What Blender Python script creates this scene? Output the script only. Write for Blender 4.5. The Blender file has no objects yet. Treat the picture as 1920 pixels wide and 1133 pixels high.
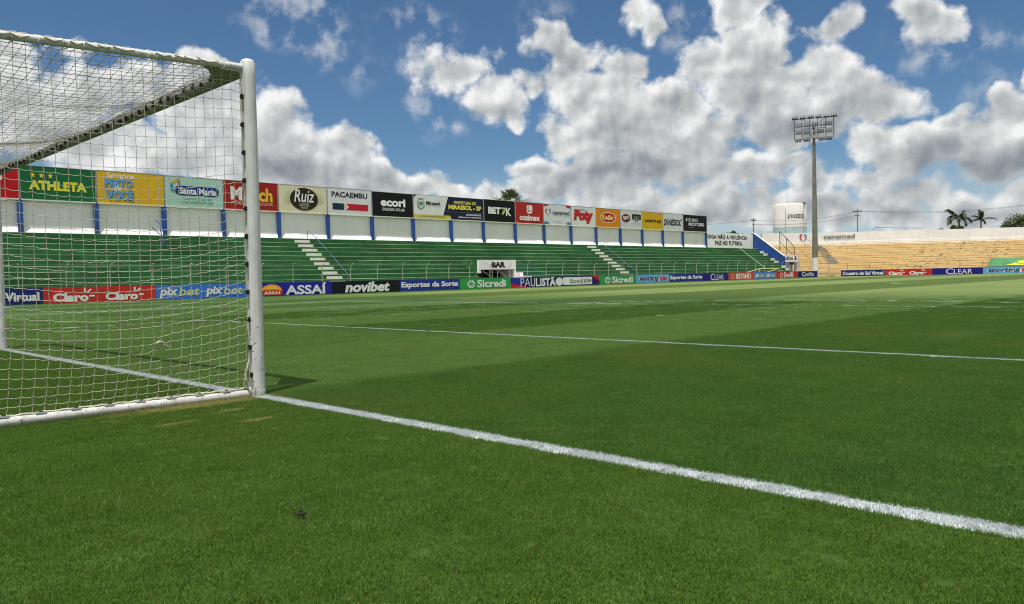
import bpy, bmesh, math, random
from mathutils import Vector, Matrix
random.seed(7)
R_ = math.radians
S = bpy.context.scene
COL = S.collection

# ------------------------------------------------------------------ camera
CAM = Vector((-2.96356, -5.67737, 0.85989))
cam_d = bpy.data.cameras.new('camera')
cam_o = bpy.data.objects.new('camera', cam_d)
COL.objects.link(cam_o)
c_r = Vector((0.70052498, -0.71328874, -0.02199824))
c_u = Vector((0.03725062, 0.00576538, 0.99928932))
c_f = Vector((0.71265499, 0.70084658, -0.03060924))
cam_o.matrix_world = Matrix(((c_r.x, c_u.x, -c_f.x, CAM.x), (c_r.y, c_u.y, -c_f.y, CAM.y),
                             (c_r.z, c_u.z, -c_f.z, CAM.z), (0, 0, 0, 1)))
cam_d.sensor_width = 36.0
cam_d.lens = 36.0 * 1490.56 / 1920.0
cam_d.clip_start = 0.05
cam_d.clip_end = 5000
S.camera = cam_o

# ------------------------------------------------------------------ light, exposure
SUN_TO = Vector((0.70, 0.36, -2.5)).normalized()      # the way the light travels
sun_el = math.asin(-SUN_TO.z)
sun_az = math.atan2(-SUN_TO.y, -SUN_TO.x)
sd = bpy.data.lights.new('sun', 'SUN')
sd.energy = 3.9
sd.angle = R_(0.6)
sd.color = (1.0, 0.972, 0.92)
so = bpy.data.objects.new('sun', sd)
COL.objects.link(so)
so.rotation_euler = SUN_TO.to_track_quat('-Z', 'Y').to_euler()
so.location = (-20, -10, 60)

S.view_settings.view_transform = 'Standard'
S.view_settings.look = 'None'
S.view_settings.exposure = 0.38
S.view_settings.gamma = 1.0
S.render.engine = 'CYCLES'
S.cycles.use_denoising = True
S.cycles.denoising_prefilter = 'ACCURATE'
S.cycles.filter_width = 1.05
S.cycles.max_bounces = 6
S.cycles.diffuse_bounces = 3
S.cycles.transparent_max_bounces = 8

# ------------------------------------------------------------------ world: sky texture with procedural cumulus
# cloud masses: (azimuth to the right, elevation, half width, half height, tilt, weight) in degrees on the sky
CL = [
    (-28.34,17.55,2.17,1.64,1.1), (-27.5,14.97,2.78,2.02,1.1), (-26.84,12.53,4.84,2.57,1.1), (-30.35,13.51,1.97,2.42,0.9), (-22.47,10.92,3.93,2.37,1.1), (-19.26,10.75,2.49,1.82,1.0),
    (-24.48,9.73,5.05,1.38,0.9), (-24.1,13.28,2.34,1.68,1.0), (-41.45,16.42,1.71,1.38,0.75), (-39.77,15.13,2.27,1.58,0.8), (-36.21,14.08,2.05,1.41,0.9), (-40.76,13.22,2.66,1.61,1.0),
    (-38.13,12.22,3.77,1.98,1.1), (-35.54,10.29,5.59,2.54,1.2), (-32.75,11.04,3.29,1.96,1.0), (-35.58,7.72,4.85,1.66,1.0), (-31.51,8.62,3.26,1.99,1.0), (-29.69,10.13,2.5,1.24,0.7),
    (-40.44,10.12,1.71,1.83,0.8), (-48.16,14.44,2.85,1.7,0.95), (-45.35,12.62,2.48,1.51,0.9), (-59.79,8.42,5.34,2.69,1.25), (-62.02,10.14,3.48,2.63,1.2), (-55.97,9.37,2.02,1.63,1.0),
    (-64.71,11.42,4.37,2.4,1.1), (-67.94,12.9,2.89,1.49,1.0), (-71.69,12.28,3.32,1.45,1.0), (-75.21,11.34,3.67,1.73,1.1), (-72.69,9.3,4.75,1.8,1.1), (-76.25,13.4,1.65,1.22,0.8),
    (-65.29,14.25,2.0,0.93,0.9), (-66.79,8.58,4.26,1.72,1.0), (-73.08,14.68,1.76,0.62,0.35), (-54.55,7.18,2.6,1.11,0.9), (-51.95,6.62,3.01,1.04,0.85), (-48.55,6.13,2.1,0.83,0.75),
    (-45.5,5.85,2.68,1.13,0.85), (-42.78,7.97,2.1,1.04,0.85), (-41.66,6.44,3.05,1.32,1.0), (-39.74,7.14,2.28,1.12,0.9), (-37.12,5.55,4.52,1.12,0.9), (-32.29,5.36,5.12,1.11,0.75),
    (-27.96,6.97,2.63,1.62,0.9), (-23.5,6.41,1.6,1.4,0.8), (-30.12,4.53,4.31,1.1,0.8), (-26.24,4.72,3.11,1.26,0.75), (-19.94,4.65,1.9,1.21,0.75), (-17.45,4.73,2.43,1.18,0.7),
    (-22.53,4.17,2.96,0.88,0.65), (-15.08,3.91,3.48,1.16,0.75), (-12.25,3.89,1.92,1.45,0.75), (-25.18,7.51,3.06,0.78,0.5), (-17.13,7.55,4.22,1.59,1.1), (-19.91,8.31,2.21,1.01,0.8),
    (-13.63,7.7,2.53,1.76,1.1), (-11.97,9.09,1.63,1.87,1.1), (-15.06,9.14,1.3,0.97,0.8), (-13.08,6.2,2.78,1.12,1.0), (-10.63,10.9,1.05,1.51,0.8), (-35.03,17.8,1.11,0.94,0.66),
    (-33.75,17.03,0.92,0.95,0.55), (-22.09,15.84,1.49,1.09,0.65), (-16.79,15.39,1.97,1.61,0.85), (-27.29,3.86,3.14,1.02,0.7), (-22.54,3.39,2.96,0.88,0.65), (-18.07,3.41,2.76,0.85,0.7),
    (-13.65,3.16,3.1,1.14,0.8), (-34.15,4.32,4.45,0.93,0.85), (-20.56,6.14,2.24,1.2,0.7),
]
GB = [
    (-35.59,7.36,6.67,1.78,1.15), (-38.2,8.57,3.33,1.85,0.6), (-41.08,15.71,2.22,1.85,0.8), (-25.15,9.68,6.3,1.41,1.05), (-27.91,10.7,3.33,1.48,0.5), (-20.21,10.02,4.07,1.11,0.6),
    (-15.95,6.29,6.67,1.41,1.1), (-12.25,5.81,3.33,1.85,0.8), (-13.63,10.08,1.85,1.48,0.4), (-58.58,7.17,5.56,1.56,0.95), (-62.42,8.36,4.07,2.22,0.35), (-45.75,11.54,2.59,0.74,0.5),
    (-23.51,6.16,1.67,1.67,0.8), (-27.97,6.07,2.96,1.3,0.6), (-30.49,4.36,5.19,0.93,0.5), (-25.9,4.16,4.07,1.11,0.7), (-22.53,3.99,4.07,1.11,0.7), (-18.69,3.79,4.44,1.11,0.7),
    (-13.65,3.16,5.19,1.11,0.8), (-39.78,5.26,4.44,0.93,0.4), (-19.93,6.09,3.33,1.11,0.5), (-19.27,9.59,2.22,1.11,0.4), (-33.11,11.42,2.22,1.11,0.4), (-75.28,9.45,4.44,1.48,0.4),
    (-16.5,14.57,1.85,1.11,0.5), (-21.77,15.64,1.48,0.93,0.5), (-31.74,17.04,1.11,1.3,0.5), (-26.13,13.82,2.22,1.11,0.3),
]
WS = [
    (-59.49,18.16,3.52,2.22,1.0), (-57.58,16.36,2.22,1.85,0.9), (-50.53,17.39,3.15,1.67,0.8), (-49.35,12.3,2.59,1.48,0.8), (-49.2,10.85,1.48,1.3,0.6), (-31.74,17.21,1.48,2.04,1.0),
    (-18.31,14.21,1.85,1.11,0.6), (-15.04,13.42,4.07,1.11,0.7), (-12.78,13.52,2.59,0.81,0.5), (-13.34,10.83,2.96,1.48,0.4), (-54.71,14.56,2.22,1.48,0.4), (-41.8,17.8,2.22,1.48,0.5),
    (-47.69,10.29,0.93,0.93,0.7), (-50.98,14.97,1.3,1.85,0.7),
]
W = bpy.data.worlds.new('World')
S.world = W
W.use_nodes = True
wt = W.node_tree
wt.nodes.clear()


class NT:
    """small wrapper to write node trees in few lines"""
    def __init__(s, t):
        s.t = t

    def n(s, typ, **kw):
        x = s.t.nodes.new(typ)
        for k, v in kw.items():
            setattr(x, k, v)
        return x

    def put(s, sock, v):
        if hasattr(v, 'links') or isinstance(v, bpy.types.NodeSocket):
            s.t.links.new(v, sock)
        else:
            sock.default_value = v

    def m(s, op, a, b=0.0, c=None, clamp=False):
        x = s.n('ShaderNodeMath', operation=op)
        x.use_clamp = clamp
        s.put(x.inputs[0], a)
        s.put(x.inputs[1], b)
        if c is not None:
            s.put(x.inputs[2], c)
        return x.outputs[0]

    def v(s, op, a, b=None, out=0):
        x = s.n('ShaderNodeVectorMath', operation=op)
        s.put(x.inputs[0], a)
        if b is not None:
            s.put(x.inputs[3 if op == 'SCALE' else 1], b)
        return x.outputs[out]

    def noise(s, vec, scale, detail=4, rough=0.5, out=0, dist=0.0, lac=2.0, dim='3D'):
        x = s.n('ShaderNodeTexNoise')
        x.noise_dimensions = dim
        if vec is not None:
            s.put(x.inputs['Vector'], vec)
        x.inputs['Scale'].default_value = scale
        x.inputs['Detail'].default_value = detail
        x.inputs['Roughness'].default_value = rough
        x.inputs['Distortion'].default_value = dist
        x.inputs['Lacunarity'].default_value = lac
        return x.outputs[out]

    def ss(s, x, lo, hi, a=0.0, b=1.0):
        y = s.n('ShaderNodeMapRange', interpolation_type='SMOOTHSTEP')
        s.put(y.inputs['Value'], x)
        s.put(y.inputs['From Min'], lo)
        s.put(y.inputs['From Max'], hi)
        s.put(y.inputs['To Min'], a)
        s.put(y.inputs['To Max'], b)
        return y.outputs[0]

    def mix(s, f, a, b, blend='MIX'):
        y = s.n('ShaderNodeMix', data_type='RGBA', blend_type=blend)
        s.put(y.inputs[0], f)
        for k, val in ((6, a), (7, b)):
            if isinstance(val, tuple):
                val = tuple(val) + ((1.0,) if len(val) == 3 else ())
            s.put(y.inputs[k], val)
        return y.outputs[2]

    def sep(s, vec):
        x = s.n('ShaderNodeSeparateXYZ')
        s.put(x.inputs[0], vec)
        return x.outputs

    def comb(s, x=0.0, y=0.0, z=0.0):
        c = s.n('ShaderNodeCombineXYZ')
        s.put(c.inputs[0], x); s.put(c.inputs[1], y); s.put(c.inputs[2], z)
        return c.outputs[0]


def field(t, P, table, k):
    """highest of many soft ellipses; each ellipse's frame is reached from the one before it"""
    acc = None
    vec = P
    lc = (0.0, 0.0); lr = (1.0, 1.0)
    for (a, e, ra, re, wgt) in table:
        ra *= k; re *= k
        x = t.n('ShaderNodeVectorMath', operation='MULTIPLY_ADD')
        t.put(x.inputs[0], vec)
        x.inputs[1].default_value = (lr[0] / ra, lr[1] / re, 0)
        x.inputs[2].default_value = ((lc[0] - a) / ra, (lc[1] - e) / re, 0)
        vec = x.outputs[0]
        lc = (a, e); lr = (ra, re)
        q = t.m('MULTIPLY_ADD', t.v('LENGTH', vec, out=1), -wgt, wgt)
        acc = q if acc is None else t.m('MAXIMUM', acc, q)
    return acc


w = NT(wt)
tc = w.n('ShaderNodeTexCoord')
sx = w.sep(tc.outputs['Generated'])
az = w.m('MULTIPLY', w.m('ARCTAN2', sx[1], sx[0]), -57.29578)
el = w.m('MULTIPLY', w.m('ARCSINE', sx[2]), 57.29578)
P = w.comb(az, el, 0.0)
# the edges of the masses wander: warp the angles with noise (degrees)
w1 = w.v('SUBTRACT', w.noise(P, 0.25, 2, 0.55, out=1, dim='2D'), (0.5, 0.5, 0.5))
Pw = w.v('ADD', P, w.v('SCALE', w1, 3.0))
acc = field(w, Pw, CL, 1.16)
# unseen cloud cover outside the masses listed above, thickened to add white fill light
far = w.ss(w.m('ABSOLUTE', w.m('ADD', az, 44.5)), 34.0, 44.0)
oth = w.m('MAXIMUM', far, w.ss(el, 21.0, 28.0))
gen = w.m('MULTIPLY_ADD', w.noise(P, 0.07, 2, 0.5, dim='2D'), 3.0, -0.6)
acc = w.m('MAXIMUM', acc, w.m('ADD', gen, w.m('MULTIPLY_ADD', oth, 3.0, -3.0)))


def puff(vec):
    a = w.m('MULTIPLY_ADD', w.noise(vec, 0.30, 9, 0.61, lac=2.1, dim='2D'), 1.25, -0.625)
    vo = w.n('ShaderNodeTexVoronoi', voronoi_dimensions='2D', feature='F1')
    w.put(vo.inputs['Vector'], w.v('ADD', vec, w.v('SCALE', w1, 1.5)))
    vo.inputs['Scale'].default_value = 0.42
    vo.inputs['Detail'].default_value = 2.5
    vo.inputs['Roughness'].default_value = 0.55
    vo.normalize = True
    return w.m('MULTIPLY_ADD', vo.outputs['Distance'], -0.75, w.m('ADD', a, 0.30))


def lump(vec):
    a = w.m('MULTIPLY_ADD', w.noise(vec, 0.30, 4, 0.52, lac=2.1, dim='2D'), 1.25, -0.3)
    vo = w.n('ShaderNodeTexVoronoi', voronoi_dimensions='2D', feature='SMOOTH_F1')
    w.put(vo.inputs['Vector'], w.v('ADD', vec, w.v('SCALE', w1, 1.5)))
    vo.inputs['Scale'].default_value = 0.42
    vo.inputs['Detail'].default_value = 1.2
    vo.inputs['Roughness'].default_value = 0.45
    vo.inputs['Smoothness'].default_value = 0.5
    vo.normalize = True
    return w.m('MULTIPLY_ADD', vo.outputs['Distance'], -0.9, a)


N0 = puff(P)
M0 = lump(P)
M1 = lump(w.v('ADD', P, (-0.40, 0.65, 0)))       # a little towards the sun
D0 = w.m('ADD', acc, N0)
grey = w.m('MAXIMUM', field(w, Pw, GB, 1.35), 0.0)
mask = w.ss(D0, 0.04, 0.47)
# thin wisps
wsp = w.m('MAXIMUM', field(w, Pw, WS, 1.3), 0.0)
wsp = w.m('MULTIPLY', w.ss(wsp, 0.0, 0.6), w.ss(w.noise(w.v('MULTIPLY', P, (1.0, 1.0, 1.0)), 0.50, 8, 0.58, dim='2D'), 0.40, 0.70, 0.0, 0.45))
mask = w.m('MAXIMUM', mask, wsp)
lit = w.m('MULTIPLY_ADD', w.m('SUBTRACT', M0, M1), 1.0, 0.74)
lit = w.m('SUBTRACT', lit, w.m('MULTIPLY', grey, 0.42))
lit = w.m('SUBTRACT', lit, w.m('MULTIPLY', w.ss(D0, 0.5, 1.4), 0.16))
lit = w.m('ADD', lit, w.m('MULTIPLY', w.ss(D0, 0.75, 0.10), 0.20))
lit = w.m('SUBTRACT', lit, w.ss(el, 10.0, 3.0, 0.0, 0.02))
lit = w.m('MINIMUM', w.m('MAXIMUM', lit, 0.0), 1.0)
cr = w.n('ShaderNodeValToRGB')
w.put(cr.inputs[0], lit)
e = cr.color_ramp.elements
e[0].position = 0.0; e[0].color = (0.20, 0.225, 0.25, 1)
e[1].position = 1.0; e[1].color = (0.85, 0.855, 0.85, 1)
x = cr.color_ramp.elements.new(0.35); x.color = (0.33, 0.36, 0.385, 1)
x = cr.color_ramp.elements.new(0.65); x.color = (0.52, 0.54, 0.545, 1)
sky = w.n('ShaderNodeTexSky', sky_type='NISHITA')
sky.sun_disc = False
sky.sun_elevation = sun_el
sky.sun_rotation = R_(90) - sun_az
sky.altitude = 600
sky.air_density = 1.0
sky.dust_density = 0.6
sky.ozone_density = 2.5
skc = w.mix(1.0, sky.outputs[0], (0.66, 0.88, 1.02), 'MULTIPLY')
SKY_STR = 0.062
cl = w.v('SCALE', cr.outputs[0], 0.82 / SKY_STR)
# milky low sky between the clouds near the horizon
mil = w.ss(el, 9.0, 2.0, 0.0, 0.55)
skc = w.mix(mil, skc, (7.6, 8.4, 9.0))
fin = w.mix(mask, skc, cl)
bg = w.n('ShaderNodeBackground')
w.put(bg.inputs[0], fin)
bg.inputs[1].default_value = SKY_STR
wo = w.n('ShaderNodeOutputWorld')
wt.links.new(bg.outputs[0], wo.inputs[0])
W.cycles.sampling_method = 'MANUAL'
W.cycles.sample_map_resolution = 512

# ------------------------------------------------------------------ helpers
class MB:
    def __init__(s):
        s.v = []; s.f = []; s.mi = []

    def add(s, vs, fs, mi=0):
        o = len(s.v)
        s.v += [tuple(p) for p in vs]
        for f in fs:
            s.f.append(tuple(i + o for i in f)); s.mi.append(mi)

    def box(s, x0, x1, y0, y1, z0, z1, mi=0):
        s.add([(x0, y0, z0), (x1, y0, z0), (x1, y1, z0), (x0, y1, z0), (x0, y0, z1), (x1, y0, z1), (x1, y1, z1), (x0, y1, z1)],
              [(0, 3, 2, 1), (4, 5, 6, 7), (0, 1, 5, 4), (1, 2, 6, 5), (2, 3, 7, 6), (3, 0, 4, 7)], mi)

    def obox(s, c, ax, ay, az, mi=0):
        c = Vector(c); ax = Vector(ax); ay = Vector(ay); az = Vector(az)
        P = [c + ax * i + ay * j + az * k for k in (-1, 1) for (i, j) in ((-1, -1), (1, -1), (1, 1), (-1, 1))]
        s.add(P, [(0, 3, 2, 1), (4, 5, 6, 7), (0, 1, 5, 4), (1, 2, 6, 5), (2, 3, 7, 6), (3, 0, 4, 7)], mi)

    def tube(s, pts, r, n=8, mi=0, caps=True):
        pts = [Vector(p) for p in pts]
        rs = r if isinstance(r, (list, tuple)) else [r] * len(pts)
        rings = []
        ref = None
        for i, p in enumerate(pts):
            if i == 0: d = pts[1] - p
            elif i == len(pts) - 1: d = p - pts[i - 1]
            else: d = (pts[i + 1] - p).normalized() + (p - pts[i - 1]).normalized()
            d.normalize()
            if ref is None:
                ref = Vector((0, 0, 1)) if abs(d.z) < 0.9 else Vector((1, 0, 0))
            a = d.cross(ref).normalized(); b = d.cross(a).normalized()
            rings.append([p + (a * math.cos(t) + b * math.sin(t)) * rs[i] for t in [2 * math.pi * k / n for k in range(n)]])
        vs = [q for g in rings for q in g]
        fs = []
        for i in range(len(pts) - 1):
            for k in range(n):
                k2 = (k + 1) % n
                fs.append((i * n + k, (i + 1) * n + k, (i + 1) * n + k2, i * n + k2))
        if caps:
            fs.append(tuple(range(n)))
            fs.append(tuple((len(pts) - 1) * n + k for k in reversed(range(n))))
        s.add(vs, fs, mi)

    def prism(s, poly, fn, d0, d1, mi=0):
        """poly 2D outline; fn(u, v, depth) -> point"""
        n = len(poly)
        vs = [fn(u, v, d0) for u, v in poly] + [fn(u, v, d1) for u, v in poly]
        fs = [tuple(reversed(range(n))), tuple(range(n, 2 * n))]
        for i in range(n):
            j = (i + 1) % n
            fs.append((i, j, n + j, n + i))
        s.add(vs, fs, mi)

    def build(s, name, mats, parent=None, origin=None, smooth=False, bevel=0.0, fix=True):
        me = bpy.data.meshes.new(name)
        if origin is None:
            origin = parent['_o'] if parent is not None else (0, 0, 0)
        o3 = Vector(origin)
        me.from_pydata([tuple(Vector(p) - o3) for p in s.v], [], s.f)
        if not isinstance(mats, (list, tuple)): mats = [mats]
        for m in mats: me.materials.append(m)
        if any(s.mi):
            me.polygons.foreach_set('material_index', s.mi)
        if fix:
            bm = bmesh.new(); bm.from_mesh(me)
            bmesh.ops.recalc_face_normals(bm, faces=bm.faces)
            if bevel:
                bmesh.ops.bevel(bm, geom=[e for e in bm.edges if e.calc_face_angle(0) > 0.5], offset=bevel, segments=2, affect='EDGES', clamp_overlap=True)
            bm.to_mesh(me); bm.free()
        if smooth:
            me.polygons.foreach_set('use_smooth', [True] * len(me.polygons))
            me.set_sharp_from_angle(angle=R_(40))
        me.update()
        ob = bpy.data.objects.new(name, me)
        COL.objects.link(ob)
        if parent is not None:
            ob.parent = parent
            ob['_o'] = tuple(origin)
            po = Vector(parent['_o'])
            ob.location = o3 - po
        else:
            ob.location = o3
            ob['_o'] = tuple(origin)
        return ob


def tag(o, label=None, cat=None, group=None, kind=None):
    if label: o['label'] = label
    if cat: o['category'] = cat
    if group: o['group'] = group
    if kind: o['kind'] = kind
    return o


def thing(name, loc, label, cat, group=None):
    o = bpy.data.objects.new(name, None)
    o.empty_display_size = 0.2
    COL.objects.link(o)
    o.location = loc
    o['_o'] = tuple(loc)
    return tag(o, label, cat, group)


MATS = {}


def mat(name, col, rough=0.6, var=0.12, scale=3.0, dirt=0.0, dirtcol=(0.10, 0.085, 0.06), metal=0.0, bump=0.0, bscale=40.0, spec=0.4, streak=False):
    """painted or printed surface: base colour with soft variation, optional dirt blotches and bump"""
    if name in MATS: return MATS[name]
    m = bpy.data.materials.new(name)
    m.use_nodes = True
    t = NT(m.node_tree)
    m.node_tree.nodes.clear()
    out = t.n('ShaderNodeOutputMaterial')
    b = t.n('ShaderNodeBsdfPrincipled')
    m.node_tree.links.new(b.outputs[0], out.inputs[0])
    tc = t.n('ShaderNodeTexCoord')
    V = tc.outputs['Object']
    f = t.noise(V, scale, 5, 0.6)
    lo = tuple(max(0.0, c * (1 - var)) for c in col); hi = tuple(min(0.95, c * (1 + var)) for c in col)
    c = t.mix(t.ss(f, 0.3, 0.7), lo, hi)
    if dirt:
        if streak:
            V2 = t.v('MULTIPLY', V, (1.0, 1.0, 0.18))
        else:
            V2 = V
        g = t.noise(V2, scale * 2.3, 6, 0.65)
        c = t.mix(t.m('MULTIPLY', t.ss(g, 0.52, 0.72), dirt), c, dirtcol)
    t.put(b.inputs['Base Color'], c)
    b.inputs['Roughness'].default_value = rough
    b.inputs['Metallic'].default_value = metal
    b.inputs['Specular IOR Level'].default_value = spec
    if bump:
        bp = t.n('ShaderNodeBump')
        bp.inputs['Strength'].default_value = bump
        bp.inputs['Distance'].default_value = 0.02
        t.put(bp.inputs['Height'], t.noise(V, bscale, 4, 0.6))
        m.node_tree.links.new(bp.outputs[0], b.inputs['Normal'])
    MATS[name] = m
    return m


def srgb(r, g, b):
    f = lambda c: (c / 255 / 12.92) if c / 255 <= 0.04045 else ((c / 255 + 0.055) / 1.055) ** 2.4
    return (f(r), f(g), f(b))

# ------------------------------------------------------------------ turf
def turf_colour_group():
    """colour of the turf by place: mowing bands, wear, straw by the goal and the white painted lines"""
    g = bpy.data.node_groups.new('turf_colour', 'ShaderNodeTree')
    g.interface.new_socket('Color', in_out='OUTPUT', socket_type='NodeSocketColor')
    g.interface.new_socket('Line', in_out='OUTPUT', socket_type='NodeSocketFloat')
    t = NT(g)
    go = t.n('NodeGroupOutput')
    P = t.n('ShaderNodeNewGeometry').outputs['Position']
    s = t.sep(P)
    x, y = s[0], s[1]
    xy = t.comb(x, y, 0.0)
    # white lines (metres): touchlines, goal lines, halfway, circle, boxes, arcs, spots
    wob = t.m('MULTIPLY', t.m('SUBTRACT', t.noise(xy, 55.0, 2, 0.6), 0.5), 0.05)
    wob2 = t.m('MULTIPLY', t.m('SUBTRACT', t.noise(xy, 3.0, 2, 0.5), 0.5), 0.03)
    xm = t.m('SUBTRACT', 52.5, t.m('ABSOLUTE', t.m('SUBTRACT', x, 52.5)))
    yc = t.m('SUBTRACT', y, 3.72)
    ya = t.m('ABSOLUTE', yc)

    def rect(cx, hx, hy):
        return t.m('ABSOLUTE', t.m('MAXIMUM', t.m('SUBTRACT', t.m('ABSOLUTE', t.m('SUBTRACT', xm, cx)), hx), t.m('SUBTRACT', ya, hy)))
    d = t.m('ABSOLUTE', t.m('MAXIMUM', t.m('SUBTRACT', t.m('ABSOLUTE', t.m('SUBTRACT', x, 52.5)), 52.5), t.m('SUBTRACT', ya, 34.0)))
    d = t.m('MINIMUM', d, rect(2.70, 2.74, 9.2))
    d = t.m('MINIMUM', d, rect(8.2, 8.24, 20.16))
    d = t.m('MINIMUM', d, t.m('MAXIMUM', t.m('ABSOLUTE', t.m('SUBTRACT', x, 52.5)), t.m('SUBTRACT', ya, 34.0)))
    rad = t.v('LENGTH', t.comb(t.m('SUBTRACT', x, 52.5), yc, 0.0), out=1)
    d = t.m('MINIMUM', d, t.m('ABSOLUTE', t.m('SUBTRACT', rad, 9.15)))
    ra2 = t.v('LENGTH', t.comb(t.m('SUBTRACT', xm, 11.0), yc, 0.0), out=1)
    arc = t.m('MAXIMUM', t.m('ABSOLUTE', t.m('SUBTRACT', ra2, 9.15)), t.m('SUBTRACT', 16.45, xm))
    d = t.m('MINIMUM', d, arc)
    d = t.m('MINIMUM', d, t.m('SUBTRACT', ra2, 0.06))
    dd = t.m('ADD', t.m('ADD', d, wob), wob2)
    line = t.ss(dd, 0.050, 0.032)
    thin = t.ss(t.noise(xy, 26.0, 3, 0.7), 0.28, 0.46)
    # far lines are worn and patchy
    wear = t.ss(t.noise(xy, 0.8, 3, 0.6), 0.25, 0.55)
    near = t.ss(x, 14.0, 9.0)
    line = t.m('MULTIPLY', line, t.m('MAXIMUM', thin, 0.25))
    line = t.m('MULTIPLY', line, t.m('MAXIMUM', near, t.m('MULTIPLY_ADD', wear, 0.6, 0.3)))
    # mowing bands along the touchline: narrow near the goal, wide further out
    wav = t.m('MULTIPLY', t.m('SUBTRACT', t.noise(xy, 0.5, 2, 0.5), 0.5), 0.5)
    yw = t.m('ADD', y, wav)

    def band(period, soft):
        q = t.m('DIVIDE', yw, period)
        fr = t.m('PINGPONG', t.m('ADD', q, 0.5), 1.0)         # 0..1..0, light where the band index is even
        return t.ss(fr, 0.5 - soft, 0.5 + soft)
    b1 = band(3.72, 0.05)
    b2 = band(7.44, 0.03)
    q1 = t.ss(x, 17.5, 20.5)
    b = t.n('ShaderNodeMix', data_type='FLOAT')
    t.put(b.inputs[0], q1); t.put(b.inputs[2], b1); t.put(b.inputs[3], b2)
    bandv = b.outputs[0]
    # inside the goal area the first two bands run together
    ga = t.m('MULTIPLY', t.ss(x, 5.7, 4.6), t.ss(t.m('ADD', y, wav), -0.3, 0.6))
    b3 = t.m('MAXIMUM', bandv, t.m('MULTIPLY', ga, 0.75))
    # behind the goal line: no bands
    back = t.ss(x, 0.05, -0.05)
    right = t.m('MAXIMUM', t.ss(y, -1.2, -0.4), q1)          # no pale band right of the goal area
    b4 = t.m('MULTIPLY', t.m('MULTIPLY', b3, right), t.m('SUBTRACT', 1.0, back))
    n1 = t.noise(xy, 0.35, 4, 0.6)
    n2 = t.noise(xy, 2.2, 5, 0.65)
    n3 = t.noise(xy, 14.0, 4, 0.7)
    dark = t.mix(t.ss(n2, 0.3, 0.7), (0.0252, 0.0640, 0.0080), (0.0329, 0.0787, 0.0115))
    lite = t.mix(t.ss(n2, 0.3, 0.7), (0.0511, 0.0968, 0.0231), (0.0630, 0.1148, 0.0301))
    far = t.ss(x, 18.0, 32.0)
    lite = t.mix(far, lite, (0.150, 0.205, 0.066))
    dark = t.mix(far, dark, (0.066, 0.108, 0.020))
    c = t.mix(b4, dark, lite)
    bk = t.mix(t.ss(n2, 0.25, 0.75), (0.0301, 0.0681, 0.0073), (0.0434, 0.0861, 0.0108))
    c = t.mix(back, c, bk)
    # patches: yellowish thin spots, deeper spots
    c = t.mix(t.m('MULTIPLY', t.ss(n1, 0.50, 0.70), 0.32), c, (0.070, 0.082, 0.017))
    c = t.mix(t.m('MULTIPLY', t.ss(t.noise(xy, 0.9, 4, 0.7), 0.56, 0.74), 0.42), c, (0.019, 0.050, 0.008))
    c = t.mix(t.m('MULTIPLY', t.ss(n3, 0.60, 0.80), 0.35), c, (0.070, 0.090, 0.022))
    # straw and bare soil by the near post and along the ground bar
    ex = t.m('DIVIDE', t.m('ADD', x, 0.50), 0.75)
    ey = t.m('DIVIDE', t.m('ADD', y, 0.13), 0.17)
    el_ = t.v('LENGTH', t.comb(ex, ey, 0.0), out=1)
    st = t.ss(t.m('ADD', el_, t.m('MULTIPLY', t.m('SUBTRACT', t.noise(xy, 9.0, 4, 0.7), 0.5), 1.5)), 1.05, 0.35)
    c = t.mix(t.m('MULTIPLY', st, 0.6), c, (0.20, 0.165, 0.075))
    # a few pale scuffs where clippings dried on the turf
    for (px, py, rx, ry) in ((-0.55, -1.05, 0.16, 0.05), (-0.50, -0.55, 0.14, 0.05), (-0.95, -0.75, 0.2, 0.04), (8.4, -2.6, 1.2, 0.35)):
        k = t.v('LENGTH', t.comb(t.m('DIVIDE', t.m('SUBTRACT', x, px), rx), t.m('DIVIDE', t.m('SUBTRACT', y, py), ry), 0.0), out=1)
        k = t.ss(t.m('ADD', k, t.m('MULTIPLY', t.m('SUBTRACT', t.noise(xy, 18.0, 4, 0.7), 0.5), 2.6)), 1.0, 0.2)
        c = t.mix(t.m('MULTIPLY', k, 0.8 if px < 5 else 0.12), c, (0.17, 0.155, 0.065))
    c = t.mix(1.0, c, (1.03, 1.025, 0.98), 'MULTIPLY')
    t.put(go.inputs['Color'], c)
    t.put(go.inputs['Line'], line)
    return g


TG = turf_colour_group()
PAINT = (0.52, 0.555, 0.575)


def ground_mat():
    m = bpy.data.materials.new('turf')
    m.use_nodes = True
    m.node_tree.nodes.clear()
    t = NT(m.node_tree)
    out = t.n('ShaderNodeOutputMaterial')
    b = t.n('ShaderNodeBsdfPrincipled')
    m.node_tree.links.new(b.outputs[0], out.inputs[0])
    g = t.n('ShaderNodeGroup'); g.node_tree = TG
    P = t.n('ShaderNodeNewGeometry').outputs['Position']
    grain = t.noise(P, 38.0, 6, 0.75)
    c = t.mix(t.ss(grain, 0.30, 0.72), (0.55, 0.55, 0.50), (1.25, 1.25, 1.2))
    c = t.mix(1.0, g.outputs[0], c, 'MULTIPLY')
    c = t.mix(t.m('MULTIPLY', g.outputs[1], 0.9), c, PAINT)
    t.put(b.inputs['Base Color'], c)
    b.inputs['Roughness'].default_value = 0.85
    b.inputs['Specular IOR Level'].default_value = 0.15
    bp = t.n('ShaderNodeBump')
    bp.inputs['Strength'].default_value = 0.5
    bp.inputs['Distance'].default_value = 0.02
    t.put(bp.inputs['Height'], grain)
    m.node_tree.links.new(bp.outputs[0], b.inputs['Normal'])
    return m


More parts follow.
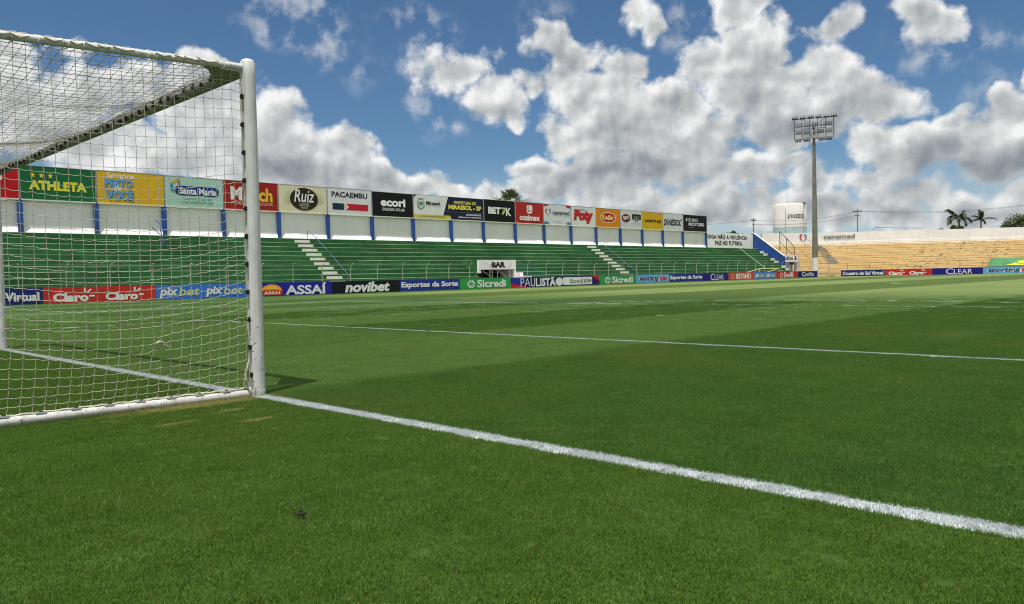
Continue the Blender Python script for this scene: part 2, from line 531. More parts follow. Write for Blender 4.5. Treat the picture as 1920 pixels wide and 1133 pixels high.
def blade_mat():
    m = bpy.data.materials.new('grass_blade')
    m.use_nodes = True
    m.node_tree.nodes.clear()
    t = NT(m.node_tree)
    out = t.n('ShaderNodeOutputMaterial')
    b = t.n('ShaderNodeBsdfPrincipled')
    tr = t.n('ShaderNodeBsdfTranslucent')
    mx = t.n('ShaderNodeMixShader')
    g = t.n('ShaderNodeGroup'); g.node_tree = TG
    at = t.n('ShaderNodeAttribute', attribute_name='rnd')
    k = at.outputs['Fac']
    tint = t.mix(k, (1.55, 1.65, 1.3), (3.0, 2.75, 2.8))
    c = t.mix(1.0, g.outputs[0], tint, 'MULTIPLY')
    c = t.mix(t.ss(k, 0.955, 0.97), c, (0.26, 0.22, 0.10))            # a few dry blades
    c = t.mix(t.m('MULTIPLY', g.outputs[1], 0.95), c, PAINT)
    t.put(b.inputs['Base Color'], c)
    b.inputs['Roughness'].default_value = 0.55
    b.inputs['Specular IOR Level'].default_value = 0.25
    t.put(tr.inputs[0], c)
    mx.inputs[0].default_value = 0.3
    m.node_tree.links.new(b.outputs[0], mx.inputs[1])
    m.node_tree.links.new(tr.outputs[0], mx.inputs[2])
    m.node_tree.links.new(mx.outputs[0], out.inputs[0])
    return m


mb = MB(); mb.add([(-900, -900, -0.05), (1600, -900, -0.05), (1600, 1600, -0.05), (-900, 1600, -0.05)], [(0, 1, 2, 3)])
o = mb.build('ground', mat('soil', (0.19, 0.145, 0.085), 0.95, 0.25, 0.3), fix=False)
tag(o, kind='structure')
mb = MB(); mb.add([(-14, -45, 0), (107.9, -45, 0), (107.9, 41.6, 0), (-14, 41.6, 0)], [(0, 1, 2, 3)])
pitch = mb.build('pitch', ground_mat(), fix=False)
tag(pitch, kind='structure')

PATCH = 0.3


def grass():
    rng = random.Random(11)
    vs = []; fs = []; rv = []
    N = 3200
    for i in range(N):
        px = rng.uniform(-PATCH / 2, PATCH / 2) * 1.12; py = rng.uniform(-PATCH / 2, PATCH / 2) * 1.12
        h = rng.uniform(0.008, 0.017)
        a = rng.uniform(0, 6.283); lean = rng.uniform(0.1, 1.0)
        wd = rng.uniform(0.0006, 0.00115)
        dx, dy = math.cos(a), math.sin(a)
        b = rng.uniform(0, 6.283)
        wx, wy = math.cos(b) * wd, math.sin(b) * wd
        m1 = (px + dx * h * lean * 0.3, py + dy * h * lean * 0.3, h * 0.55)
        tip = (px + dx * h * lean, py + dy * h * lean, h * (1.0 - 0.35 * lean))
        o = len(vs)
        vs += [(px - wx, py - wy, -0.002), (px + wx, py + wy, -0.002), (m1[0] + wx * 0.9, m1[1] + wy * 0.9, m1[2]),
               (m1[0] - wx * 0.9, m1[1] - wy * 0.9, m1[2]), tip]
        fs += [(o, o + 1, o + 2, o + 3), (o + 3, o + 2, o + 4)]
        rv += [rng.random()] * 5
    me = bpy.data.meshes.new('grass')
    me.from_pydata(vs, [], fs)
    at = me.attributes.new('rnd', 'FLOAT', 'POINT')
    at.data.foreach_set('value', rv)
    bmt = blade_mat()
    me.materials.append(bmt)
    ob = bpy.data.objects.new('grass', me)
    COL.objects.link(ob)
    tag(ob, 'short mown green turf grass covering the near part of the pitch', 'grass', kind='stuff')
    g = bpy.data.node_groups.new('grow_grass', 'GeometryNodeTree')
    g.interface.new_socket('Geometry', in_out='INPUT', socket_type='NodeSocketGeometry')
    g.interface.new_socket('Geometry', in_out='OUTPUT', socket_type='NodeSocketGeometry')
    L = g.links.new
    n = g.nodes.new
    gi = n('NodeGroupInput'); go = n('NodeGroupOutput')
    SX, SY = 36.0, 36.0
    gr = n('GeometryNodeMeshGrid')
    st = PATCH * 0.86
    gr.inputs['Size X'].default_value = SX; gr.inputs['Size Y'].default_value = SY
    gr.inputs['Vertices X'].default_value = int(SX / st); gr.inputs['Vertices Y'].default_value = int(SY / st)
    sp = n('GeometryNodeSetPosition')
    L(gr.outputs['Mesh'], sp.inputs['Geometry'])
    rv_ = n('FunctionNodeRandomValue'); rv_.data_type = 'FLOAT_VECTOR'
    rv_.inputs[0].default_value = (12.0 - 0.06, 10.0 - 0.06, 0); rv_.inputs[1].default_value = (12.0 + 0.06, 10.0 + 0.06, 0)
    L(rv_.outputs[0], sp.inputs['Offset'])
    # the turf thins towards the far edge, where single blades are too small to tell
    pos = n('GeometryNodeInputPosition')
    ds = n('ShaderNodeVectorMath'); ds.operation = 'DISTANCE'
    L(pos.outputs[0], ds.inputs[0]); ds.inputs[1].default_value = (CAM.x, CAM.y, 0)
    r2 = n('FunctionNodeRandomValue'); r2.data_type = 'FLOAT'
    r2.inputs[2].default_value = 12.0; r2.inputs[3].default_value = 28.0
    cmp = n('FunctionNodeCompare'); cmp.data_type = 'FLOAT'; cmp.operation = 'GREATER_THAN'
    L(ds.outputs['Value'], cmp.inputs[0]); L(r2.outputs[1], cmp.inputs[1])
    dl = n('GeometryNodeDeleteGeometry'); dl.domain = 'POINT'
    L(sp.outputs[0], dl.inputs['Geometry']); L(cmp.outputs[0], dl.inputs['Selection'])
    ip = n('GeometryNodeInstanceOnPoints')
    L(dl.outputs[0], ip.inputs['Points']); L(gi.outputs[0], ip.inputs['Instance'])
    ro = n('FunctionNodeRandomValue'); ro.data_type = 'FLOAT_VECTOR'
    ro.inputs[0].default_value = (0, 0, 0); ro.inputs[1].default_value = (0, 0, 6.283)
    L(ro.outputs[0], ip.inputs['Rotation'])
    sc_ = n('FunctionNodeRandomValue'); sc_.data_type = 'FLOAT'
    sc_.inputs[2].default_value = 0.92; sc_.inputs[3].default_value = 1.15
    L(sc_.outputs[1], ip.inputs['Scale'])
    L(ip.outputs[0], go.inputs[0])
    md = ob.modifiers.new('grow', 'NODES')
    md.node_group = g
    return ob


grass()

# ------------------------------------------------------------------ materials
WHITEWALL = mat('white_wall', (0.88, 0.85, 0.86), 0.9, 0.05, 0.5, 0.3, (0.60, 0.57, 0.55), bump=0.25, bscale=3.0, streak=True)
GREENSTEP = mat('green_concrete', (0.040, 0.138, 0.050), 0.9, 0.22, 0.45, 0.55, (0.022, 0.070, 0.030), bump=0.15, bscale=8, spec=0.08)
BLUEP = mat('blue_paint', (0.022, 0.075, 0.30), 0.6, 0.15, 2.0)
STEPW = mat('step_white', (0.72, 0.70, 0.64), 0.9, 0.06, 1.5, 0.35, (0.40, 0.37, 0.30))
DARK = mat('dark_void', (0.03, 0.035, 0.04), 0.9)
FENCEP = mat('fence_post_paint', (0.42, 0.47, 0.36), 0.7, 0.15, 4.0)
WIRE = mat('wire', (0.22, 0.27, 0.22), 0.6)
STEELD = mat('dark_steel', (0.055, 0.06, 0.06), 0.5, 0.2, 5.0)
GREYST = mat('grey_steel', (0.30, 0.31, 0.31), 0.5, 0.1, 5.0)
RAILB = mat('rail_blue', (0.055, 0.15, 0.24), 0.5, 0.15, 4.0)
BLACKPL = mat('black_plastic', (0.012, 0.012, 0.013), 0.45)
NETC = mat('net_cord', (0.38, 0.375, 0.305), 0.85, 0.15, 20.0)
ROPE = mat('net_rope', (0.50, 0.48, 0.38), 0.9, 0.2, 25.0)


def goal_paint():
    m = bpy.data.materials.new('goal_paint')
    m.use_nodes = True
    m.node_tree.nodes.clear()
    t = NT(m.node_tree)
    out = t.n('ShaderNodeOutputMaterial'); b = t.n('ShaderNodeBsdfPrincipled')
    m.node_tree.links.new(b.outputs[0], out.inputs[0])
    V = t.n('ShaderNodeTexCoord').outputs['Object']
    P = t.n('ShaderNodeNewGeometry').outputs['Position']
    z = t.sep(P)[2]
    c = t.mix(t.ss(t.noise(V, 6.0, 6, 0.7), 0.25, 0.75), (0.50, 0.51, 0.50), (0.66, 0.67, 0.655))
    # dust runs down the tube
    run = t.noise(t.v('MULTIPLY', V, (30.0, 30.0, 1.6)), 1.0, 4, 0.6)
    c = t.mix(t.m('MULTIPLY', t.ss(run, 0.45, 0.72), 0.6), c, (0.33, 0.33, 0.31))
    # chips of bare dark metal, more of them near the ground
    lim = t.ss(z, 0.0, 1.3, 0.63, 0.735)
    ch = t.noise(V, 34.0, 4, 0.65)
    chip = t.ss(t.m('SUBTRACT', ch, lim), 0.0, 0.02)
    c = t.mix(chip, c, (0.055, 0.05, 0.045))
    mud = t.ss(t.m('ADD', z, t.m('MULTIPLY', t.noise(V, 14.0, 4, 0.7), 0.14)), 0.16, 0.05)
    c = t.mix(t.m('MULTIPLY', mud, 0.6), c, (0.24, 0.19, 0.11))
    t.put(b.inputs['Base Color'], c)
    b.inputs['Roughness'].default_value = 0.5
    b.inputs['Specular IOR Level'].default_value = 0.35
    bp = t.n('ShaderNodeBump'); bp.inputs['Strength'].default_value = 0.15; bp.inputs['Distance'].default_value = 0.004
    t.put(bp.inputs['Height'], t.noise(V, 25.0, 5, 0.7))
    m.node_tree.links.new(bp.outputs[0], b.inputs['Normal'])
    return m


GOALP = goal_paint()
BARGRIMESHADE = mat('weathered_shaded_bar', (0.30, 0.285, 0.25), 0.65, 0.25, 6.0, 0.75, (0.09, 0.09, 0.065), bump=0.2, bscale=30)  # weathered paint, darkened further for the shaded underside seen from below

# ------------------------------------------------------------------ football goal
GD = 2.0            # depth of the goal
GW = 7.44           # post centre to post centre
goal = thing('football_goal', (0, 0, 0), 'white football goal with scuffed posts and a square mesh net', 'football goal')
PR = 0.056


def goal_side(y, sgn):
    p = MB()
    p.tube([(0, y, -0.1), (0, y, 0.02), (0, y, 1.2), (0, y, 2.44), (0, y, 2.535), (0, y, 2.556), (0, y, 2.565)],
           [PR, PR, PR, PR, PR * 0.98, PR * 0.72, PR * 0.25], 24)
    post = p.build('post', GOALP, goal, (0, y, 0), smooth=True)
    c = MB(); c.tube([(0, y, 0.012), (0, y, 0.045)], PR + 0.004, 24)
    c.build('post_collar', GOALP, post, (0, y, 0.03), smooth=True)
    t = MB(); t.tube([(-0.03, y, 2.493), (-1.0, y, 2.452), (-GD, y, 2.402)], 0.026, 14)
    t.build('top_side_bar', GOALP if sgn < 0 else GOALP, goal, (-1, y, 2.45), smooth=True)
    g = MB(); g.tube([(-0.095, y, 0.016), (-0.8, y, 0.026), (-GD, y, 0.034)], 0.036, 16)
    g.build('ground_bar', GOALP, goal, (-1, y, 0.03), smooth=True)
    b = MB(); b.tube([(-GD, y, 0.0), (-GD, y, 2.405)], 0.026, 12)
    b.build('rear_pole', GOALP, goal, (-GD, y, 1.2), smooth=True)
    # corner plate between the side bar and the crossbar
    k = MB()
    pts = [(-0.02, 0.02), (-0.34, 0.015), (-0.27, 0.085), (-0.2, 0.2), (-0.1, 0.36), (-0.02, 0.45)]
    k.prism([(a, bb * -sgn) for a, bb in pts], lambda u, v, d: (u, y + v, d), 2.452, 2.462)
    k.build('corner_plate', BARGRIMESHADE, goal, (-0.2, y, 2.457))
    return post


post_a = goal_side(0.0, -1)
post_b = goal_side(GW, 1)
m = MB(); m.tube([(0, 0.03, 2.5), (0, GW / 2, 2.497), (0, GW - 0.03, 2.5)], 0.055, 20)
m.build('crossbar', BARGRIMESHADE, goal, (0, GW / 2, 2.5), smooth=True)
m = MB(); m.tube([(-GD, 0, 0.034), (-GD, GW, 0.034)], 0.036, 14)
m.build('rear_ground_bar', GOALP, goal, (-GD, GW / 2, 0.034), smooth=True)


def net_panel(name, nu, nv, fn, r=0.0018, knot=0.0041, skip=None, droop=0.006):
    """square mesh of cords: fn(u, v) in 0..1 gives the point; u runs along the panel, v up or across it"""
    mb = MB()
    grid = {}
    rg = random.Random(sum(map(ord, name)) + nu)
    for i in range(nu + 1):
        for j in range(nv + 1):
            grid[i, j] = Vector(fn(i / nu, j / nv)) + Vector((rg.uniform(-1, 1), rg.uniform(-1, 1), rg.uniform(-1, 1))) * 0.0035
    if skip: skip(grid)

    def cord(a, b, hang):
        mid = (a + b) * 0.5 + Vector((0, 0, -hang))
        mb.tube([a, mid, b], r, 4, caps=False)
    for i in range(nu + 1):
        for j in range(nv + 1):
            p = grid[i, j]
            if i < nu: cord(p, grid[i + 1, j], droop)
            if j < nv: cord(p, grid[i, j + 1], 0.0)
            k = knot
            mb.add([p + Vector((k, 0, 0)), p + Vector((-k, 0, 0)), p + Vector((0, k, 0)), p + Vector((0, -k, 0)), p + Vector((0, 0, k)), p + Vector((0, 0, -k))],
                   [(0, 2, 4), (2, 1, 4), (1, 3, 4), (3, 0, 4), (2, 0, 5), (1, 2, 5), (3, 1, 5), (0, 3, 5)])
    return mb


def topz(x): return 2.49 + 0.0445 * x


def side_fn(y, sgn):
    def f(u, v):
        x = -0.062 - u * (GD - 0.075)
        zt = topz(x) - 0.03; zb = 0.075
        if u < 0.03: zt -= 0.02
        z = zb + (zt - zb) * v
        # the rows hang between the post and the rear pole
        z -= 0.16 * math.sin(math.pi * min(1, u * 1.05)) ** 0.8 * math.sin(math.pi * v) ** 0.7 * (1 - 0.55 * v)
        sh = 0.055 * max(0.0, 1 - v * 4.5) * (0.4 + 0.6 * math.sin(math.pi * u))
        x -= sh
        yy = y + sgn * 0.03 * math.sin(math.pi * u) * math.sin(math.pi * v) - sgn * 0.012
        return (x, yy, z)
    return f


def knot_pull(grid):
    # a torn place tied back together
    c = Vector((-0.74, -0.01, 0.46))
    for k, p in grid.items():
        d = (p - c).length
        if d < 0.13:
            grid[k] = p.lerp(c, 0.55 * (1 - d / 0.13))


NU, NV = 27, 35
sn = net_panel('side_net', NU, NV, side_fn(0.0, -1), skip=knot_pull)
sn.tube([(-0.74, -0.012, 0.465), (-0.70, -0.025, 0.44), (-0.665, -0.03, 0.425)], 0.003, 5)
sn.tube([(-0.755, -0.012, 0.455), (-0.735, -0.02, 0.466), (-0.715, -0.012, 0.457)], 0.011, 6)
side1 = sn.build('side_net', NETC, goal, (-1, 0, 1.2), fix=False)
net_panel('side_net', NU, NV, side_fn(GW, 1)).build('side_net', NETC, goal, (-1, GW, 1.2), fix=False)


def roof_fn(u, v):
    x = -0.055 - v * (GD - 0.07)
    y = 0.015 + u * (GW - 0.03)
    z = topz(x) - 0.012 + 0.055 * max(0.0, 1 - v * 9)
    z -= 0.20 * math.sin(math.pi * min(1.0, v)) * min(1.0, math.sin(math.pi * u) * 2.2) * (0.8 + 0.2 * math.sin(u * 21))
    z -= 0.06 * (1 - v) * math.sin(math.pi * u) * 0.3
    return (x, y, z)


def back_fn(u, v):
    z = 0.07 + v * 2.33
    y = 0.015 + u * (GW - 0.03)
    return (-GD - 0.02 - 0.25 * math.sin(math.pi * v) * min(1, math.sin(math.pi * u) * 3), y, z)


net_panel('roof_net', 104, NU, roof_fn, r=0.0019, knot=0.0042).build('roof_net', mat('shaded_cord', (0.24, 0.235, 0.20), 0.9, 0.2, 15.0), goal, (-1, GW / 2, 2.4), fix=False)  # darker copy of the net cord; shade seen from below is in the colour
net_panel('back_net', 104, 33, back_fn).build('back_net', NETC, goal, (-GD, GW / 2, 1.2), fix=False)
# edge ropes
rp = MB()
rr = random.Random(3)
pts = []
for i in range(61):
    z = 0.06 + i * (2.40 / 60)
    pts.append((-0.064 + 0.006 * math.sin(i * 0.9) - 0.02 * max(0, 1 - i / 4), -0.008 + 0.004 * math.sin(i * 1.7), z))
rp.tube(pts, 0.0045, 6)
pts = [(-0.07 - i * (GD - 0.1) / 50, -0.006 + 0.004 * math.sin(i * 1.1), 0.064 + 0.0002 * i + 0.004 * math.sin(i * 2.1)) for i in range(51)]
rp.tube(pts, 0.0065, 6)
rp.tube([(-0.064, -0.008, 0.30), (-0.10, -0.02, 0.18), (-0.12, -0.012, 0.09), (-0.075, -0.02, 0.07), (-0.1, 0.01, 0.17), (-0.07, -0.004, 0.27)], 0.004, 5)
rp.tube([(-0.075, -0.02, 0.07), (-0.09, -0.05, 0.05), (-0.062, -0.045, 0.03), (-0.05, -0.05, 0.075)], 0.006, 5)
rp.build('edge_rope', ROPE, side1, (-1, 0, 1), smooth=True)
# net rope bundled on the top bar: folds of slack net
rb = MB()
pts = []
for i in range(90):
    x = -0.10 - i * 1.85 / 89
    pts.append((x, 0.0 + 0.010 * math.sin(i * 0.8), topz(x) + 0.029 + 0.004 * math.sin(i * 1.9)))
rb.tube(pts, 0.006, 6)
for k in range(30):
    x = -0.12 - k * 0.061 + rr.uniform(-0.02, 0.02)
    z = topz(x)
    a0 = rr.uniform(-0.4, 0.4); tw = rr.uniform(-0.012, 0.012)
    rb.tube([(x + tw * t, 0.0295 * math.sin(t + a0), z + 0.0295 * math.cos(t + a0)) for t in [q * 6.283 / 10 for q in range(11)]], 0.0026, 5)
    if rr.random() < 0.55:
        L = rr.uniform(0.05, 0.16); dz = rr.uniform(-0.004, 0.010)
        rb.tube([(x, -0.027, z + 0.014), (x - L * 0.5, -0.032, z + dz - 0.004), (x - L, -0.026, z + 0.016)], 0.0042, 5)
rb.build('slack_net', ROPE, goal, (-1, 0, 2.45), smooth=True)
# black clips up the near post, white ones along the ground bar and grey ones under the crossbar
cl = MB()
cl.box(-0.072, -0.048, -0.024, -0.006, -0.017, 0.017)
cl.box(-0.080, -0.062, -0.030, -0.016, -0.014, 0.004)
cl.tube([(-0.066, -0.028, -0.018), (-0.083, -0.032, -0.006), (-0.066, -0.028, 0.016)], 0.005, 5)
clip0 = None
for i in range(11):
    z = 0.165 + i * 0.2105
    if clip0 is None:
        clip0 = cl.build('net_clip', BLACKPL, goal, (0, 0, 0), bevel=0.002)
        c = clip0
    else:
        c = clip0.copy(); COL.objects.link(c); c.parent = goal
    c.location = (rr.uniform(-0.003, 0.003), rr.uniform(-0.002, 0.002), z)
    c.rotation_euler = (0, 0, rr.uniform(-0.08, 0.08))
cw = MB()
cw.box(-0.030, 0.030, -0.014, 0.004, -0.004, 0.009)
cw.box(-0.012, 0.012, -0.0145, -0.004, 0.009, 0.012, 1)
bc0 = None
CLIPW = mat('clip_white', (0.5, 0.5, 0.48), 0.5)
for i in range(9):
    x = -0.26 - i * 0.205
    if bc0 is None:
        bc0 = cw.build('bar_clip', [CLIPW, BLACKPL], goal, (0, 0, 0)); c = bc0
    else:
        c = bc0.copy(); COL.objects.link(c); c.parent = goal
    c.location = (x, -0.012, 0.056 + 0.0085 * (-x))
cc = MB(); cc.box(-0.075, -0.05, -0.012, 0.012, -0.024, 0.02)
cc0 = None
for i in range(40):
    y = 0.5 + i * 0.165
    if cc0 is None:
        cc0 = cc.build('crossbar_clip', BLACKPL, goal, (0, 0, 0)); c = cc0
    else:
        c = cc0.copy(); COL.objects.link(c); c.parent = goal
    c.location = (0.0, y, 2.475)
    c.rotation_euler = (0, rr.uniform(-0.3, 0.5), 0)

# ------------------------------------------------------------------ green grandstand
RISE, TREAD, Y0 = 0.35, 0.53, 42.44          # first riser front; riser k stands at Y0 + k*TREAD
NR = 12                                       # last tread level 4.2
WALLY = 49.0
XL0, XL1 = -12.0, 101.6
stand = thing('green_grandstand', (45, 45, 0), 'long green stepped concrete grandstand below a white back wall with blue pillars', 'grandstand')


def terrace(mb, x0, x1, k0=0, k1=NR):
    """stepped profile with rounded nosings, worn and coloured as sunlit"""
    prof = [(Y0 + k0 * TREAD, k0 * RISE - (0.3 if k0 == 0 else 0))]
    for k in range(k0, k1):
        y = Y0 + k * TREAD; z = (k + 1) * RISE
        prof += [(y, z - 0.018), (y + 0.008, z - 0.006), (y + 0.024, z)]
        prof.append((y + TREAD if k < k1 - 1 else WALLY, z))
    n = len(prof)
    XS = [x0]
    while XS[-1] < x1 - 3.0: XS.append(XS[-1] + random.uniform(2.0, 3.2))
    XS.append(x1)
    vs = []
    for x in XS:
        jz = random.uniform(-0.008, 0.008)
        vs += [(x, y + random.uniform(-.006, .006), z + jz + random.uniform(-.005, .005)) for y, z in prof]
    fs = []; mi = []
    for i in range(len(XS) - 1):
        for j in range(n - 1):
            fs.append((i * n + j, i * n + j + 1, (i + 1) * n + j + 1, (i + 1) * n + j))
            mi.append(1 if j % 4 in (1, 2) else 0)
    o = len(mb.v)
    mb.v += vs
    mb.f += [tuple(q + o for q in f) for f in fs]; mb.mi += mi
    # end caps
    for i in (0, len(XS) - 1):
        base = [(XS[i], WALLY, k0 * RISE - 0.3)]
        ring = [o + i * n + j for j in range(n)]
        mb.v += base
        mb.f.append(tuple(ring + [len(mb.v) - 1])); mb.mi.append(0)


NOSE = mat('worn_sunlit_nosing', (0.26, 0.34, 0.22), 0.9, 0.3, 0.25, 0.95, (0.045, 0.15, 0.055), spec=0.1, streak=False)  # worn step edge, its colour also paled to look sunlit
tb = MB()
BX0, BX1 = 43.1, 47.5
terrace(tb, XL0, BX0)
terrace(tb, BX1, XL1)
terrace(tb, BX0, BX1, 6, NR)
tb.build('terrace', [GREENSTEP, NOSE], stand, (45, 45, 0), fix=False)

# the back wall bulges slightly at its foot, where the sun catches it below the shade of the hoardings
wb = MB()
wr = random.Random(5)
xs = [XL0 + i * 0.7 for i in range(int((89.0 - XL0) / 0.7) + 1)] + [89.0]
rows = []
for x in xs:
    h = 4.50 + wr.uniform(-0.05, 0.06) + 0.04 * math.sin(x * 0.9)
    rows.append([(x, WALLY - 0.155, 4.15), (x, WALLY - 0.15 + wr.uniform(-.01, .01), 4.24), (x, WALLY - 0.012 + wr.uniform(-.004, .004), h), (x, WALLY, h + 0.06), (x, WALLY, 6.34), (x, WALLY + 0.25, 6.34), (x, WALLY + 0.25, -0.3)])
vs = [p for r in rows for p in r]
fs = [(i * 7 + j, i * 7 + j + 1, (i + 1) * 7 + j + 1, (i + 1) * 7 + j) for i in range(len(rows) - 1) for j in range(6)]
fs += [tuple(range(7)), tuple((len(rows) - 1) * 7 + k for k in reversed(range(7)))]
wb.add(vs, fs)
wb.build('back_wall', WHITEWALL, stand, (40, WALLY, 5), fix=True)
PX = [2.0, 6.29, 10.56, 14.82, 19.11, 23.31, 27.65, 31.93, 36.18, 40.5, 44.86, 48.9, 53.2, 57.42, 61.67, 65.92, 70.33, 74.59, 78.86, 83.3, 88.83]
pil = None
for x in PX:
    if pil is None:
        me_b = MB(); me_b.box(x - 0.145, x + 0.145, WALLY - 0.20, WALLY - 0.162, 4.1, 6.22)
        me_b.box(x - 0.13, x + 0.13, WALLY - 0.162, WALLY - 0.003, 4.62, 8.30)
        pil = me_b.build('pillar', BLUEP, stand, (x, WALLY, 4.1))
    else:
        c = pil.copy(); COL.objects.link(c); c.parent = stand
        c.location = (x - 45, WALLY - 45, 4.1)
# plain white end of the wall with the painted message
mw = MB()
mw.box(89.0, 101.6, WALLY + 0.003, WALLY + 0.25, 4.1, 6.24)
endwall = mw.build('end_wall', WHITEWALL, stand, (95, WALLY, 5))
# white step blocks of the two aisles and by the blue parapet
sb = MB(); sb.box(-0.56, 0.56, -0.006, 0.30, 0.003, 0.19)
step0 = None
spots = []
for k in range(0, NR - 1):
    spots.append((29.0, k)); spots.append((63.93, k))
for (x, k) in spots:
    if step0 is None:
        step0 = sb.build('step_block', STEPW, stand, (0, 0, 0)); c = step0
    else:
        c = step0.copy(); COL.objects.link(c); c.parent = stand
    c.location = (x + random.uniform(-.03, .03) - 45, Y0 + k * TREAD + 0.04 - 45, (k + 1) * RISE + 0.004)
sb = MB(); sb.box(-0.36, 0.36, -0.01, 0.26, 0.003, 0.30)
st2 = None
for k in range(0, NR - 1):
    if k % 3 == 1: continue
    if st2 is None:
        st2 = sb.build('corner_step', STEPW, stand, (0, 0, 0)); c = st2
    else:
        c = st2.copy(); COL.objects.link(c); c.parent = stand
    c.location = (101.1 - 45, Y0 + k * TREAD + 0.05 - 45, (k + 1) * RISE + 0.004)

# ---- the bar opening in the terrace
bar = MB()
bar.box(BX0 - 0.05, BX1 + 0.05, 43.42, 43.62, 1.60, 2.42)         # lintel
rf_ = MB(); rf_.box(BX0 - 0.045, BX1 + 0.045, 43.623, 45.75, 1.95, 2.40)
rf_.box(BX0 - 0.06, BX0 - 0.002, 43.645, 45.75, 0.0, 1.947)
rf_.build('bar_roof', GREENSTEP, stand, (45.3, 44.5, 2.2))
lint = bar.build('bar_lintel', WHITEWALL, stand, (45.3, 43.5, 2))
bs = MB()
bs2 = MB(); bs2.box(BX0 - 0.05, BX0 + 0.22, 43.44, 43.64, 1.30, 1.597)
bs2.build('bar_corbel', WHITEWALL, stand, (43, 43.5, 1.4))
bs.box(BX1 - 0.20, BX1 + 0.05, 43.44, 45.7, 0.0, 1.597)
bs.box(BX1 + 0.050, BX1 + 0.45, 42.95, 43.45, 0.3, 1.32)
bs.box(BX1 + 0.052, BX1 + 1.0, 42.36, 42.95, 0.2, 0.98)
bs.build('bar_stair_wall', WHITEWALL, stand, (47.5, 43.5, 0.5))
bi = MB()
bi.box(BX0 + 0.003, BX1 - 0.21, 45.76, 45.86, 0.0, 2.05)
bi.build('bar_interior', mat('brown_wall', (0.10, 0.085, 0.075), 0.9, 0.2, 1.0), stand, (45, 45, 1))
bd = MB()
bd.box(45.95, 46.0, 45.2, 45.74, 0.0, 1.9); bd.box(46.75, 46.8, 44.6, 45.74, 0.0, 1.9)
bd.build('bar_door', STEELD, stand, (46, 45, 1))
bp_ = MB()
bp_.prism([(43.0, 1.95), (45.9, 0.4), (45.9, 0.0), (43.0, 0.0)], lambda u, v, d: (u, d, v), 45.0, 45.08)
bp_.build('bar_stair_side', mat('navy_paint', (0.03, 0.05, 0.13), 0.6), stand, (44, 45, 1))

# ---- sloping blue parapet closing the far end of the stand
par = MB()
par.prism([(49.25, 6.42), (48.85, 6.30), (44.5, 3.02), (44.42, 2.9), (44.35, 0.0), (49.25, 0.0)], lambda u, v, d: (d, u, v), 101.62, 101.95)
par.build('stair_parapet', mat('parapet_blue', (0.016, 0.058, 0.26), 0.7, 0.2, 0.8, 0.15, (0.05, 0.08, 0.2)), stand, (101.8, 46.5, 3))
cp = MB()
cp.prism([(49.27, 6.45), (48.85, 6.33), (44.5, 3.05), (44.5, 3.10), (48.85, 6.40), (49.27, 6.52)], lambda u, v, d: (d, u, v), 101.60, 102.0)
cp.build('parapet_coping', STEPW, stand, (101.8, 46.5, 5))

# ---- handrails
def handrail(name, label, pts_list, r, m_, o, posts=(), group=None):
    mb = MB()
    for pts in pts_list: mb.tube(pts, r, 7)
    root = thing(name, o, label, 'handrail', group)
    mb.build('rail', m_, root, o, smooth=True)
    for (p, q) in posts:
        pm = MB(); pm.tube([p, q], r * 1.05, 6)
        pm.build('rail_post', STEELD, root, p)
    return root


def aisle_rail(x, name, label):
    zr = lambda y: RISE * (math.floor((y - Y0) / TREAD + 1e-6) + 1)
    zl = lambda y: 1.06 + (y - 43.5) * RISE / TREAD + 0.85
    a = [(x - 0.12, 47.95, 3.86 + 0.2), (x - 0.12, 47.95, 4.72), (x - 0.02, 47.7, zl(47.7)), (x, 45.45, zl(45.45))]
    b = [(x, 45.2, zl(45.2) - 0.02), (x, 42.35, 1.0)]
    posts = [((x, y, zr(y)), (x, y, zl(y))) for y in (46.95, 45.5, 45.15, 43.7)]
    return handrail('handrail', label, [a, b], 0.024, RAILB, (x, 45, 0), posts, 'handrails down the green aisles')


aisle_rail(29.62, 'a', 'thin blue handrail beside the white aisle steps above the black perimeter board')
aisle_rail(64.55, 'b', 'thin blue handrail beside the white aisle steps below the orange hoarding')
handrail('handrail', 'short blue handrail stub at the top of the terrace behind the goal net',
         [[(18.3, 47.2, 3.5), (18.3, 47.6, 4.9), (18.1, 47.9, 5.2)], [(18.35, 47.7, 4.2), (17.9, 47.9, 4.7)]], 0.03, BLUEP, (18.3, 47.5, 3.5), [((18.42, 47.2, 3.15), (18.42, 47.2, 4.3))])
handrail('handrail', 'pale thin handrail crossing the terrace near the blue parapet',
         [[(93.6, 48.0, 4.2), (93.6, 48.0, 5.0), (93.4, 47.2, 4.5), (92.4, 42.4, 1.3)]], 0.03, FENCEP, (93, 45, 0), [((93.2, 46.2, 2.8), (93.2, 46.2, 3.75)), ((92.7, 43.8, 1.4), (92.7, 43.8, 2.2))])
# railing with mesh infill to the right of the bar
m = MB()
m.tube([(47.56, 43.9, 2.45), (50.3, 42.3, 1.15)], 0.022, 6)
for i in range(12):
    f = i / 11
    m.tube([(47.56 + 2.74 * f, 43.9 - 1.6 * f, 0.7), (47.56 + 2.74 * f, 43.9 - 1.6 * f, 2.45 - 1.3 * f)], 0.011, 5)
for k in range(4):
    m.tube([(47.56, 43.9, 0.9 + k * 0.35), (50.3 - k * 0.55, 42.3 + k * 0.32, 0.9 + k * 0.06)], 0.009, 5)
root = thing('bar_railing', (48.5, 43.2, 0.3), 'teal metal railing with bars right of the white BAR lintel', 'railing')
m.build('railing_panel', RAILB, root, (48.5, 43.2, 0.3))
for (x, y, z) in ((49.0, 43.06, 1.75), (50.3, 42.3, 1.15)):
    q = MB(); q.tube([(x, y, 0.0), (x, y, z)], 0.03, 6); q.build('rail_post', RAILB, root, (x, y, 0))
m = MB()
